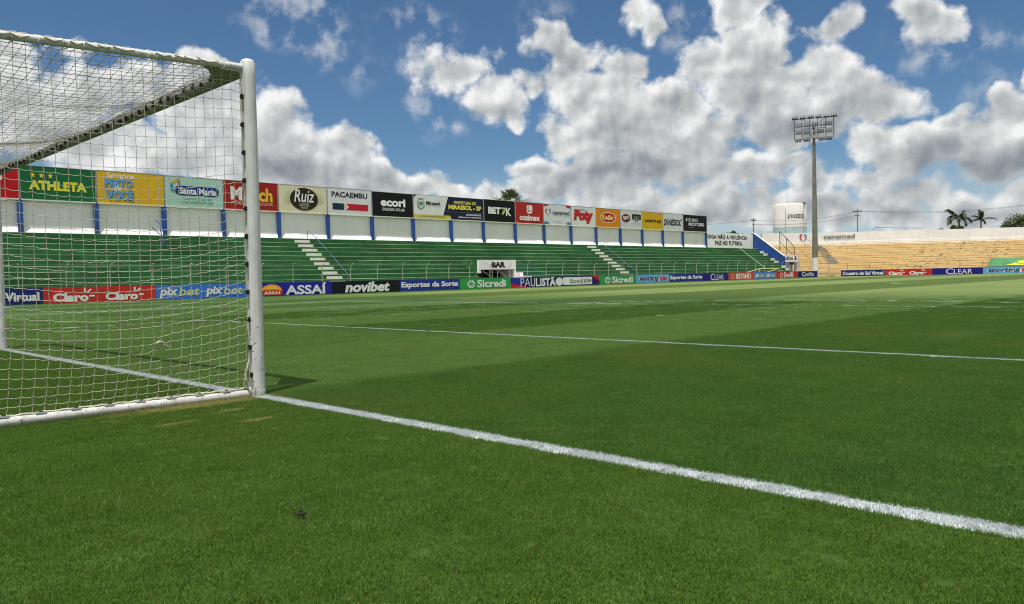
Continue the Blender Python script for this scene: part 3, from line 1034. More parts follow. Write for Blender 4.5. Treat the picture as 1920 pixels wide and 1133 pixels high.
m.tube([(43.5, 43.3, 2.3), (46.0, 42.7, 0.7)], 0.02, 6)
m.tube([(44.55, 42.95, 1.75), (45.45, 42.75, 1.15), (45.45, 42.75, 0.5)], 0.02, 6)
m.tube([(43.35, 43.3, 1.5), (44.6, 42.9, 0.6)], 0.02, 6)
root = thing('stair_rail', (44.5, 43, 0.3), 'grey metal stair rail in front of the dark bar opening', 'railing')
m.build('rail', GREYST, root, (44.5, 43, 0.3))
for (x, y, z) in ((44.3, 43.1, 1.75), (44.8, 42.95, 1.5)):
    q = MB(); q.tube([(x, y, 0.0), (x, y, z)], 0.03, 6); q.build('rail_post', GREYST, root, (x, y, 0))

# ------------------------------------------------------------------ fence of bent posts along the touchline
FY = 41.95
fence = thing('wire_fence', (45, FY, 0), 'wire fence with pale posts bent outward at the top in front of the green terrace', 'fence')
pm = MB()
pm.tube([(0, 0, -0.05), (0, 0, 1.78), (0, -0.05, 1.88), (-0.03, -0.30, 2.13)], 0.030, 7)
fx = [-9.7 + i * 2.29 for i in range(48)]
post0 = None
ff = [x for x in fx if x < 96.5]
for x in ff:
    if post0 is None:
        post0 = pm.build('fence_post', FENCEP, fence, (0, 0, 0), smooth=True); c = post0
    else:
        c = post0.copy(); COL.objects.link(c); c.parent = fence
    c.location = (x + random.uniform(-0.06, 0.06) - 45, 0, random.uniform(-0.03, 0.02))
    c.rotation_euler = (random.uniform(-0.01, 0.02), random.uniform(-0.012, 0.012), random.uniform(-0.15, 0.15))
wm = MB()
for z, dy in ((0.95, 0), (1.35, 0), (1.74, 0), (1.95, -0.13), (2.10, -0.27)):
    for a, b in zip(ff[:-1], ff[1:]):
        wm.tube([(a, FY + dy, z), ((a + b) / 2, FY + dy, z - 0.02), (b, FY + dy, z)], 0.0035, 4, caps=False)
wm.build('wire', WIRE, fence, (45, FY, 1))

# ------------------------------------------------------------------ signs
INK = {}


def ink(col, rough=0.7):
    k = tuple(round(c, 3) for c in col)
    if k not in INK:
        INK[k] = mat('print_%02x%02x%02x' % tuple(int(255 * min(1, c ** 0.4545)) for c in k), col, rough, 0.06, 1.2, spec=0.12)
    return INK[k]


WHT = (0.72, 0.73, 0.73); BLK = (0.012, 0.012, 0.014); NVY = (0.018, 0.030, 0.155); RED = (0.50, 0.030, 0.022); YEL = (0.75, 0.56, 0.06)
DG = bpy.context.evaluated_depsgraph_get


def text_geo(body, bold=0.0, shear=0.0, space=1.0):
    cu = bpy.data.curves.new('lettering', 'FONT')
    cu.body = body
    cu.size = 1.0
    cu.offset = bold
    cu.shear = shear
    cu.space_character = space
    cu.resolution_u = 3
    ob = bpy.data.objects.new('lettering', cu)
    COL.objects.link(ob)
    bpy.context.view_layer.update()
    me = bpy.data.meshes.new_from_object(ob.evaluated_get(DG()))
    vs = [tuple(v.co) for v in me.vertices]
    fs = [tuple(p.vertices) for p in me.polygons]
    bpy.data.objects.remove(ob); bpy.data.curves.remove(cu); bpy.data.meshes.remove(me)
    return vs, fs


def ell(cx, cy, rx, ry, n=28, a0=0.0, a1=6.2832):
    full = abs(a1 - a0 - 6.2832) < 1e-3
    k = n if full else n + 1
    return [(cx + rx * math.cos(a0 + (a1 - a0) * i / n), cy + ry * math.sin(a0 + (a1 - a0) * i / n)) for i in range(k)]


def rrect(x0, y0, x1, y1, r, n=5):
    o = []
    for cx, cy, s in ((x1 - r, y1 - r, 0), (x0 + r, y1 - r, 1), (x0 + r, y0 + r, 2), (x1 - r, y0 + r, 3)):
        o += [(cx + r * math.cos(1.5708 * (s + i / n)), cy + r * math.sin(1.5708 * (s + i / n))) for i in range(n + 1)]
    return o


class Sign:
    """flat printed sign: o is the lower left front corner as seen, ux runs to the right, height along z.
    Layers are printed sheets 4 mm apart."""
    def __init__(s, root, o, ux, w, h, uz=(0, 0, 1)):
        s.root = root; s.o = Vector(o); s.ux = Vector(ux).normalized(); s.uz = Vector(uz).normalized(); s.w = w; s.h = h
        s.nrm = s.ux.cross(s.uz)       # towards the viewer
        s.shapes = MB(); s.smats = []; s.k = 1

    def pt(s, u, v, d):
        return s.o + s.ux * (u * s.w) + s.uz * (v * s.h) + s.nrm * d

    def lay(s):
        s.k += 1
        return 0.004 * s.k

    def shape(s, poly, col, lift=None):
        if lift is not None: s.k = max(s.k, lift)
        d = s.lay() if lift is None else 0.004 * lift
        m_ = ink(col)
        if m_ not in s.smats: s.smats.append(m_)
        o = len(s.shapes.v)
        s.shapes.v += [s.pt(u, v, d) for u, v in poly]
        s.shapes.f.append(tuple(range(o, o + len(poly)))); s.shapes.mi.append(s.smats.index(m_))

    def text(s, body, box, col, bold=0.0, shear=0.0, space=1.0, lift=None, part='lettering'):
        """box = u0, v0, u1, v1 in fractions of the sign; the text fills it"""
        d = s.lay() if lift is None else 0.004 * lift
        vs, fs = text_geo(body, bold, shear, space)
        x0 = min(v[0] for v in vs); x1 = max(v[0] for v in vs); y0 = min(v[1] for v in vs); y1 = max(v[1] for v in vs)
        mb = MB()
        mb.add([s.pt(box[0] + (v[0] - x0) / (x1 - x0) * (box[2] - box[0]), box[1] + (v[1] - y0) / (y1 - y0) * (box[3] - box[1]), d) for v in vs], fs)
        c = s.pt((box[0] + box[2]) / 2, (box[1] + box[3]) / 2, d)
        return mb.build(part, ink(col), s.root, c, fix=False)

    def done(s):
        if s.shapes.v:
            s.shapes.build('emblem', s.smats, s.root, s.pt(0.5, 0.5, 0.01), fix=False)


def perimeter_board(o, ux, w, h, col, label, draw):
    ux = Vector(ux); nrm = ux.cross(Vector((0, 0, 1)))
    root = thing('perimeter_board', o, label, 'advertising board', 'advertising boards round the pitch')
    c = Vector(o) + ux * (w / 2) - nrm * 0.02
    mb = MB()
    mb.obox(c + Vector((0, 0, h / 2 + 0.015)), ux * (w / 2 - 0.008), nrm * 0.02, Vector((0, 0, h / 2 - 0.015)))
    mb.build('panel', ink(col), root, c)
    for f in (0.12, 0.5, 0.88):
        ft = MB()
        q = Vector(o) + ux * (w * f) - nrm * 0.043
        ft.tube([q + Vector((0, 0, h * 0.85)), q - nrm * 0.45 + Vector((0, 0, 0.0))], 0.018, 5)
        ft.tube([q + Vector((0, 0, 0.02)), q - nrm * 0.47 + Vector((0, 0, 0.02))], 0.018, 5)
        ft.build('brace', GREYST, root, q)
    sg = Sign(root, o, ux, w, h)
    draw(sg)
    sg.done()
    return root


def pinwheel(sg, cx, cy, r, asp, col):
    for i in range(8):
        a = i * 0.785
        P = []
        for (rr_, da) in ((0.28, 0.0), (0.62, -0.10), (1.0, 0.12), (0.98, 0.62), (0.66, 0.42)):
            P.append((cx + math.cos(a + da) * rr_ * r * asp, cy + math.sin(a + da) * rr_ * r))
        sg.shape(P, col, 2)


GRN = (0.035, 0.30, 0.075)


def d_virtual(sg):
    sg.text('Cruzeiro do Sul Virtual', (0.04, 0.22, 0.97, 0.76), WHT, 0.035)


def d_claro(sg):
    for a in (0.08, 0.53):
        sg.text('Claro', (a, 0.12, a + 0.30, 0.64), WHT, 0.05)
        ox = a + 0.27
        for (dx, dy, ex, ey, wx, wy) in ((0.0, 0.68, 0.0, 0.93, 0.008, 0.0), (0.02, 0.66, 0.055, 0.86, 0.008, -0.02), (0.037, 0.44, 0.085, 0.44, 0.0, 0.05)):
            sg.shape([(ox + dx - wx, dy - wy), (ox + dx + wx, dy + wy), (ox + ex + wx, ey + wy), (ox + ex - wx, ey - wy)], WHT, 2)


def d_pixbet(sg):
    for a in (0.04, 0.53):
        sg.text('pix', (a, 0.13, a + 0.19, 0.84), WHT, 0.04, 0.15)
        sg.text('bet', (a + 0.20, 0.26, a + 0.42, 0.86), (0.55, 0.62, 0.28), 0.015, 0.15)


def d_assai(sg):
    sg.shape(ell(0.275, 0.44, 0.115, 0.44, 20, 0.0, 3.1416), (0.85, 0.35, 0.02))
    sg.shape(ell(0.275, 0.44, 0.085, 0.30, 20, 0.3, 2.8), (0.80, 0.55, 0.05))
    sg.shape([(0.165, 0.08), (0.385, 0.08), (0.405, 0.46), (0.18, 0.46)], (0.55, 0.04, 0.02))
    sg.text('ASSAÍ', (0.185, 0.15, 0.375, 0.42), WHT, 0.03)
    sg.text('ASSAÍ', (0.43, 0.08, 0.93, 0.95), WHT, 0.035)


def d_novibet(sg):
    sg.text('novibet', (0.18, 0.10, 0.84, 0.93), WHT, 0.045, 0.18)


def d_esportes(sg):
    sg.text('Esportes da Sorte', (0.02, 0.22, 0.97, 0.82), WHT, 0.04, 0.05)
    sg.shape([(0.012, 0.36), (0.045, 0.30), (0.05, 0.42), (0.018, 0.48)], (0.10, 0.50, 0.25))


def d_sicredi(sg):
    pinwheel(sg, 0.215, 0.48, 0.38, 0.20, WHT)
    sg.text('Sicredi', (0.33, 0.15, 0.90, 0.86), WHT, 0.03)


def d_paulistao(sg):
    sg.shape([(0.0, 1.0), (0.12, 1.0), (0.16, 0.22), (0.0, 0.42)], (0.022, 0.035, 0.30), 2)
    sg.shape([(0.0, 0.42), (0.16, 0.12), (0.16, 0.0), (0.0, 0.0)], (0.55, 0.02, 0.05), 2)
    sg.shape([(0.90, 1.0), (1.0, 1.0), (1.0, 0.42)], (0.55, 0.02, 0.05), 2)
    sg.text('PA', (0.10, 0.08, 0.20, 0.90), WHT, -0.012)
    sg.text('U', (0.205, 0.08, 0.25, 0.90), WHT, 0.0)
    sg.text('LI', (0.258, 0.08, 0.318, 0.90), WHT, 0.02)
    sg.text('ST', (0.322, 0.08, 0.412, 0.90), WHT, 0.045)
    sg.text('Ã', (0.405, 0.08, 0.475, 0.99), WHT, 0.06)
    sg.shape(ell(0.517, 0.48, 0.042, 0.42), WHT, 3)
    sg.shape(rrect(0.56, 0.12, 0.905, 0.90, 0.035), WHT, 3)
    sg.k = 5
    pinwheel(sg, 0.600, 0.50, 0.30, 0.085, (0.04, 0.16, 0.06))
    sg.text('Sicredi', (0.635, 0.30, 0.79, 0.72), (0.11, 0.22, 0.10), 0.01)
    sg.text('2024', (0.80, 0.32, 0.895, 0.70), (0.03, 0.06, 0.06), 0.015)


def d_sportingbet(sg):
    sg.text('sportingbet', (0.07, 0.16, 0.95, 0.86), (0.75, 0.80, 0.85), 0.075, 0.16)
    sg.text('sporting', (0.085, 0.18, 0.672, 0.82), (0.014, 0.03, 0.10), 0.035, 0.16)
    sg.text('bet', (0.690, 0.33, 0.935, 0.82), (0.55, 0.03, 0.05), 0.035, 0.16)


def d_clear(sg):
    sg.text('C', (0.28, 0.12, 0.43, 0.93), WHT, 0.0)
    sg.text('LEAR', (0.44, 0.14, 0.80, 0.80), WHT, 0.0)


def d_betano(sg):
    sg.text('BETANO', (0.29, 0.14, 0.87, 0.86), WHT, 0.04)
    sg.shape(rrect(0.11, 0.14, 0.22, 0.84, 0.03), (0.65, 0.30, 0.22), 2)
    sg.shape(rrect(0.14, 0.30, 0.20, 0.74, 0.02), (0.62, 0.06, 0.03), 3)


def d_swift(sg):
    sg.shape(ell(0.235, 0.45, 0.075, 0.36), WHT, 2)
    sg.shape(ell(0.235, 0.45, 0.050, 0.28), (0.55, 0.035, 0.025), 3)
    sg.text('Swift', (0.34, 0.12, 0.80, 0.92), WHT, 0.025)


def d_corfio(sg):
    sg.text('Corfio', (0.20, 0.20, 0.80, 0.88), WHT, 0.02)


BH = 0.87
BY = 40.92
BLU1 = (0.030, 0.060, 0.34)
boards = [
    (3.70, 9.49, (0.016, 0.026, 0.13), 'dark navy board with white lettering at the left edge, seen through the goal net', d_virtual),
    (9.49, 15.26, (0.50, 0.035, 0.025), 'red perimeter board with white lettering twice, seen through the goal net', d_claro),
    (15.26, 20.84, (0.050, 0.17, 0.55), 'mid blue perimeter board left of the near post, seen through the goal net', d_pixbet),
    (20.84, 27.0, (0.020, 0.022, 0.30), 'royal blue perimeter board with an orange sun emblem just right of the goal post', d_assai),
    (27.0, 32.77, (0.010, 0.013, 0.020), 'black perimeter board with bold slanted white lettering', d_novibet),
    (32.77, 38.62, (0.022, 0.040, 0.26), 'blue perimeter board with white lettering between the black and the bright green boards', d_esportes),
    (38.62, 44.31, GRN, 'bright green perimeter board with a white pinwheel in front of the bar opening', d_sicredi),
    (44.31, 56.23, (0.018, 0.022, 0.10), 'double length navy perimeter board with red corners and a white rounded panel', d_paulistao),
    (56.23, 62.11, GRN, 'bright green perimeter board with a white pinwheel right of the double length navy board', d_sicredi),
    (62.11, 67.99, (0.13, 0.36, 0.62), 'light blue perimeter board right of a bright green one by the far touchline', d_sportingbet),
    (67.99, 74.69, (0.022, 0.040, 0.24), 'blue perimeter board with white lettering right of the light blue board', d_esportes),
    (74.69, 80.23, (0.018, 0.020, 0.17), 'dark blue perimeter board with thin white capitals left of the orange red board', d_clear),
    (80.23, 86.36, (0.62, 0.065, 0.03), 'orange red perimeter board with white capitals in front of the yellow practice goal', d_betano),
    (86.36, 92.14, (0.06, 0.20, 0.58), 'small far mid blue perimeter board between the two red ones', d_pixbet),
    (92.14, 98.28, (0.52, 0.035, 0.025), 'far red perimeter board with a white ring at the foot of the blue parapet', d_swift),
    (98.28, 104.38, (0.020, 0.018, 0.12), 'far dark violet blue perimeter board ending beside the floodlight mast', d_corfio),
]
for (a, b, col, lab, fn) in boards:
    perimeter_board((a, BY, 0.0), (1, 0, 0), b - a, BH, col, lab, fn)
EXB = 107.8
eb = [
    (39.1, 33.27, (0.016, 0.030, 0.14), 'dark navy perimeter board before the yellow stand, right of the floodlight mast', d_virtual),
    (33.27, 27.44, (0.50, 0.030, 0.03), 'red perimeter board with white lettering twice in front of the yellow stand', d_claro),
    (27.44, 21.64, (0.016, 0.018, 0.19), 'royal blue perimeter board with thin white capitals in front of the yellow stand', d_clear),
    (21.64, 15.70, (0.13, 0.36, 0.62), 'light blue perimeter board at the right edge below the green banner', d_sportingbet),
    (15.70, 9.90, (0.020, 0.040, 0.24), 'blue perimeter board past the light blue one before the yellow stand', d_esportes),
]
for (a, b, col, lab, fn) in eb:
    perimeter_board((EXB, a, 0.0), (0, -1, 0), a - b, BH, col, lab, fn)

# ------------------------------------------------------------------ hoardings above the back wall
HZ0, HZ1, HY = 6.22, 8.30, WALLY - 0.20


def hoarding(a, b, col, label, draw, col2=None, z0=HZ0, z1=HZ1):
    w = b - a; h = z1 - z0
    root = thing('hoarding', (a, HY, z0), label, 'hoarding', 'hoardings along the top of the green stand')
    mb = MB()
    mb.box(a + 0.05, b - 0.05, HY, HY + 0.016, z0 + 0.03, z1 - 0.02)
    mb.build('panel', ink(col), root, ((a + b) / 2, HY, (z0 + z1) / 2))
    fr = MB()
    fr.box(a + 0.012, a + 0.05, HY - 0.012, HY + 0.018, z0, z1)
    fr.box(b - 0.05, b - 0.012, HY - 0.012, HY + 0.018, z0, z1)
    fr.box(a + 0.052, b - 0.052, HY - 0.008, HY + 0.018, z1 - 0.018, z1 + 0.02)
    fr.build('frame', GREYST, root, ((a + b) / 2, HY, z1))
    le = MB()
    le.box(a + 0.052, b - 0.052, HY - 0.025, HY + 0.02, z0 - 0.05, z0 + 0.027)
    le.build('ledge', STEPW, root, ((a + b) / 2, HY, z0))
    sg = Sign(root, (a + 0.05, HY, z0 + 0.03), (1, 0, 0), w - 0.1, h - 0.05)
    draw(sg)
    sg.done()
    root.rotation_euler = (random.uniform(-0.012, 0.004), random.uniform(-0.0025, 0.0025), 0)
    return root


def h_part(sg):
    sg.text('e', (0.72, 0.50, 0.80, 0.72), WHT, 0.03)


def star(cx, cy, r, asp):
    return [(cx + math.sin(i * 0.6283) * (r if i % 2 == 0 else r * 0.42) * asp, cy + math.cos(i * 0.6283) * (r if i % 2 == 0 else r * 0.42)) for i in range(10)]


def h_green(sg):
    for x in (0.16, 0.275, 0.39): sg.shape(star(x, 0.73, 0.095, 0.42), YEL, 2)
    sg.text('ATHLETA', (0.105, 0.29, 0.88, 0.58), (0.72, 0.66, 0.03), 0.055)


def h_yellow(sg):
    sg.text('Sempre', (0.13, 0.74, 0.55, 0.97), (0.82, 0.80, 0.72), 0.015, 0.25)
    sg.text('PERTO', (0.115, 0.50, 0.535, 0.76), (0.03, 0.10, 0.26), 0.075)
    sg.text('PERTO', (0.11, 0.515, 0.53, 0.765), (0.13, 0.36, 0.62), 0.05)
    sg.text('de', (0.24, 0.40, 0.36, 0.58), (0.82, 0.80, 0.72), 0.02, 0.25)
    sg.text('VOCÊ', (0.125, 0.10, 0.535, 0.47), (0.03, 0.10, 0.26), 0.075)
    sg.text('VOCÊ', (0.12, 0.115, 0.53, 0.475), (0.13, 0.36, 0.62), 0.05)


def h_mint(sg):
    sg.shape(rrect(0.17, 0.38, 0.93, 0.70, 0.10), (0.018, 0.035, 0.22), 2)
    sg.shape(ell(0.16, 0.66, 0.075, 0.20, 16, 2.2, 4.6) + [(0.16, 0.55)], (0.05, 0.25, 0.55), 3)
    sg.shape(ell(0.17, 0.75, 0.06, 0.15, 16, 0.8, 3.2), (0.62, 0.45, 0.06), 4)
    sg.shape(ell(0.215, 0.80, 0.035, 0.13, 16, -1.3, 1.8), (0.48, 0.04, 0.03), 5)
    sg.k = 5
    sg.text('Santa Maria', (0.24, 0.42, 0.88, 0.66), WHT, 0.035)
    sg.text('Cuidamos da sua casa', (0.30, 0.23, 0.80, 0.34), (0.08, 0.22, 0.18), 0.0, 0.1)
    sg.text('como cuidamos da nossa', (0.27, 0.10, 0.83, 0.21), (0.08, 0.22, 0.18), 0.0, 0.1)


def h_match(sg):
    sg.text('M', (0.12, 0.33, 0.33, 0.80), WHT, 0.05)
    sg.text('ch', (0.64, 0.30, 0.90, 0.80), (0.72, 0.50, 0.05), 0.035)
    sg.text('PEDIDOS ATENDIDOS', (0.13, 0.17, 0.90, 0.27), (0.62, 0.55, 0.50), 0.0)


def h_cream(sg):
    for sx in (0.20, 0.82):
        for k in range(7):
            a = 1.571 + (k - 3) * 0.42
            sg.shape([(sx, 0.30), (sx + 0.10 * math.cos(a) - 0.015, 0.30 + 0.42 * math.sin(a)), (sx + 0.13 * math.cos(a), 0.30 + 0.55 * math.sin(a)), (sx + 0.10 * math.cos(a) + 0.015, 0.30 + 0.40 * math.sin(a))], (0.52, 0.50, 0.34), 2 + k % 2)
    sg.shape(ell(0.52, 0.50, 0.295, 0.43), (0.030, 0.022, 0.014), 4)
    sg.k = 4
    sg.text('Ruiz', (0.31, 0.38, 0.74, 0.86), WHT, 0.01, 0.22)
    sg.text('COFFEES', (0.42, 0.27, 0.62, 0.345), (0.6, 0.56, 0.48), 0.0)
    sg.shape([(0.41, 0.235), (0.63, 0.235), (0.63, 0.25), (0.41, 0.25)], (0.6, 0.56, 0.48), 5)
    sg.text('BRAZIL', (0.45, 0.14, 0.60, 0.21), (0.6, 0.56, 0.48), 0.0)


def h_white(sg):
    sg.text('PACAEMBU', (0.09, 0.66, 0.91, 0.87), (0.03, 0.03, 0.04), 0.03)
    sg.shape([(0.105, 0.17), (0.36, 0.17), (0.36, 0.42), (0.105, 0.42)], (0.018, 0.035, 0.07), 2)
    sg.shape([(0.385, 0.17), (0.92, 0.17), (0.92, 0.42), (0.385, 0.42), (0.45, 0.295)], (0.48, 0.02, 0.035), 2)
    sg.shape([(0.37, 0.17), (0.40, 0.17), (0.47, 0.295), (0.40, 0.42), (0.37, 0.42), (0.43, 0.295)], (0.75, 0.75, 0.72), 3)
    sg.shape([(0.37, 0.19), (0.425, 0.295), (0.37, 0.40)], (0.70, 0.42, 0.08), 3)


def h_ecori(sg):
    sg.text('ecori', (0.20, 0.42, 0.81, 0.76), (0.80, 0.80, 0.80), 0.045)
    sg.text('ENERGIA SOLAR', (0.24, 0.24, 0.79, 0.36), (0.74, 0.74, 0.74), 0.012)


def h_city(sg):
    sg.shape([(0.0, 0.14), (0.40, 0.14), (0.475, 1.0), (0.04, 1.0), (0.0, 0.86)], (0.70, 0.71, 0.70), 2)
    sg.shape([(0.0, 0.0), (0.52, 0.0), (0.50, 0.16), (0.0, 0.16)], (0.58, 0.50, 0.08), 3)
    sg.k = 3
    # coat of arms
    sg.shape([(0.055, 0.78), (0.135, 0.78), (0.135, 0.52), (0.095, 0.40), (0.055, 0.52)], (0.60, 0.61, 0.58), 4)
    sg.shape([(0.05, 0.74), (0.06, 0.78), (0.06, 0.50), (0.095, 0.41), (0.09, 0.37), (0.045, 0.49)], (0.16, 0.20, 0.15), 5)
    sg.shape([(0.14, 0.74), (0.13, 0.78), (0.13, 0.50), (0.095, 0.41), (0.10, 0.37), (0.145, 0.49)], (0.16, 0.20, 0.15), 5)
    sg.shape([(0.06, 0.80), (0.13, 0.80), (0.12, 0.88), (0.095, 0.84), (0.07, 0.88)], (0.22, 0.22, 0.20), 5)
    sg.shape([(0.07, 0.56), (0.12, 0.56), (0.12, 0.70), (0.07, 0.70)], (0.10, 0.26, 0.16), 6)
    sg.k = 6
    sg.text('Mirassol', (0.165, 0.60, 0.36, 0.75), (0.02, 0.025, 0.02), 0.04)
    sg.text('CIDADE AMIGA E FELIZ', (0.165, 0.545, 0.37, 0.585), (0.2, 0.2, 0.2), 0.0)
    sg.text('www.mirassol.sp.gov.br', (0.09, 0.05, 0.43, 0.125), (0.09, 0.075, 0.01), 0.01)
    sg.text('PREFEITURA DE', (0.555, 0.70, 0.885, 0.84), (0.70, 0.60, 0.14), 0.03)
    sg.text('MIRASSOL - SP', (0.475, 0.45, 0.965, 0.66), (0.78, 0.67, 0.12), 0.05)
    sg.shape([(0.44, 0.335), (0.99, 0.335), (0.99, 0.345), (0.44, 0.345)], (0.20, 0.22, 0.28), 4)
    sg.text('ESTÁDIO MUNICIPAL', (0.73, 0.20, 0.965, 0.30), (0.70, 0.71, 0.74), 0.03)
    sg.text('JOSÉ MARIA DE CAMPOS MAIA', (0.61, 0.07, 0.965, 0.16), (0.70, 0.71, 0.74), 0.03)


def h_bet(sg):
    sg.text('BET', (0.125, 0.36, 0.53, 0.68), (0.80, 0.80, 0.80), 0.055)
    sg.text('7', (0.545, 0.34, 0.735, 0.68), (0.38, 0.50, 0.14), 0.055)
    sg.text('K', (0.70, 0.30, 0.875, 0.68), (0.80, 0.80, 0.80), 0.035)


def h_coz(sg):
    sg.shape(rrect(0.395, 0.50, 0.60, 0.88, 0.07), (0.78, 0.76, 0.74), 2)
    sg.shape([(0.40, 0.70), (0.43, 0.47), (0.565, 0.47), (0.595, 0.70)], (0.78, 0.76, 0.74), 3)
    sg.shape(ell(0.50, 0.70, 0.075, 0.14), (0.25, 0.10, 0.10), 4)
    sg.shape(ell(0.515, 0.715, 0.065, 0.12), (0.78, 0.76, 0.74), 5)
    sg.text('cozimax', (0.13, 0.13, 0.87, 0.40), (0.80, 0.78, 0.76), 0.045)


def heart(sg, cx, cy, rx, ry, lift=2):
    sg.shape([(cx - 0.1 * rx, cy - 1.0 * ry), (cx - 1.0 * rx, cy + 0.1 * ry), (cx - 0.95 * rx, cy + 0.7 * ry), (cx - 0.5 * rx, cy + 1.0 * ry), (cx - 0.1 * rx, cy + 0.75 * ry), (cx - 0.5 * rx, cy + 0.55 * ry), (cx - 0.55 * rx, cy + 0.1 * ry)], (0.48, 0.06, 0.09), lift)
    sg.shape([(cx - 0.0 * rx, cy - 1.0 * ry), (cx + 1.0 * rx, cy + 0.1 * ry), (cx + 0.95 * rx, cy + 0.7 * ry), (cx + 0.5 * rx, cy + 1.0 * ry), (cx + 0.1 * rx, cy + 0.75 * ry), (cx + 0.55 * rx, cy + 0.5 * ry), (cx + 0.5 * rx, cy + 0.0 * ry)], (0.16, 0.26, 0.33), lift)


def h_cenemed(sg):
    sg.shape([(0.0, 1.0), (0.17, 1.0), (0.15, 0.92), (0.0, 0.90)], (0.35, 0.03, 0.06), 2)
    sg.shape([(0.82, 1.0), (1.0, 1.0), (1.0, 0.86), (0.86, 0.88)], (0.35, 0.03, 0.06), 2)
    sg.shape([(0.0, 0.0), (0.18, 0.0), (0.16, 0.13), (0.0, 0.13)], (0.05, 0.20, 0.38), 2)
    sg.shape([(0.84, 0.0), (1.0, 0.0), (1.0, 0.15), (0.84, 0.13)], (0.10, 0.20, 0.36), 2)
    heart(sg, 0.16, 0.60, 0.11, 0.19)
    sg.k = 3
    sg.text('cenemed', (0.32, 0.50, 0.955, 0.72), (0.08, 0.11, 0.15), 0.03)
    sg.text('CENTRO DE MEDICINA AVANÇADA', (0.33, 0.42, 0.95, 0.47), (0.25, 0.28, 0.30), 0.0)
    sg.text('www.cenemed.com.br', (0.32, 0.12, 0.68, 0.18), (0.20, 0.22, 0.24), 0.0)


def h_poty(sg):
    sg.text('Poty', (0.10, 0.12, 0.90, 0.86), (0.28, 0.015, 0.02), 0.085, 0.08)
    sg.text('Poty', (0.115, 0.15, 0.885, 0.84), (0.56, 0.030, 0.025), 0.05, 0.08)
    sg.text('Bebidas', (0.32, 0.80, 0.58, 0.91), (0.10, 0.18, 0.36), 0.0, 0.25)


def h_orange(sg):
    sg.shape(ell(0.50, 0.52, 0.33, 0.30), (0.78, 0.60, 0.36), 2)
    sg.shape(ell(0.50, 0.52, 0.295, 0.255), (0.42, 0.018, 0.015), 3)
    sg.k = 3
    sg.text('Kodilar', (0.25, 0.40, 0.75, 0.66), (0.78, 0.66, 0.28), 0.03, 0.12)
    sg.shape(ell(0.51, 0.33, 0.014, 0.025, 10), (0.78, 0.6, 0.2), 5)


def h_two(sg):
    sg.shape(ell(0.25, 0.55, 0.20, 0.23), (0.26, 0.02, 0.03), 2)
    sg.shape(ell(0.25, 0.56, 0.17, 0.19), (0.13, 0.03, 0.03), 3)
    sg.text('agro', (0.11, 0.44, 0.40, 0.66), (0.62, 0.60, 0.58), 0.04)
    sg.text('NUTRIÇÃO ANIMAL', (0.07, 0.25, 0.40, 0.29), (0.10, 0.10, 0.10), 0.0)
    sg.shape([(0.54, 0.50), (0.96, 0.50), (0.96, 0.80), (0.54, 0.80)], (0.02, 0.02, 0.022), 2)
    sg.text('SV', (0.62, 0.38, 0.88, 0.68), (0.62, 0.62, 0.62), 0.07, 0.1)
    sg.text('SV', (0.64, 0.40, 0.86, 0.66), (0.015, 0.015, 0.015), 0.03, 0.1)
    sg.text('TRANSPORTES', (0.57, 0.24, 0.94, 0.28), (0.10, 0.10, 0.10), 0.0)


def h_const(sg):
    sg.text('constru', (0.11, 0.40, 0.56, 0.60), (0.02, 0.018, 0.01), 0.035)
    sg.shape(star(0.625, 0.50, 0.13, 0.5), (0.03, 0.02, 0.02), 2)
    sg.shape(star(0.645, 0.52, 0.07, 0.5), (0.40, 0.04, 0.03), 3)
    sg.text('sol', (0.70, 0.40, 0.91, 0.62), (0.02, 0.018, 0.01), 0.035)


def h_span(sg):
    sg.text('S\u039bNESSOL', (0.03, 0.28, 0.90, 0.68), (0.015, 0.016, 0.02), 0.04, 0.22)
    sg.shape([(0.86, 0.56), (0.93, 0.60), (0.97, 0.74), (0.89, 0.68)], (0.06, 0.12, 0.22), 2)


def h_euro(sg):
    sg.text('EURO', (0.22, 0.60, 0.62, 0.80), (0.60, 0.61, 0.62), 0.02)
    sg.text('MOTORS', (0.22, 0.33, 0.88, 0.54), (0.70, 0.71, 0.72), 0.03)
    sg.text('GROUP', (0.23, 0.19, 0.44, 0.26), (0.30, 0.30, 0.31), 0.0)
    sg.shape([(0.10, 0.62), (0.13, 0.80), (0.17, 0.80), (0.155, 0.70), (0.17, 0.62)], (0.70, 0.71, 0.72), 2)


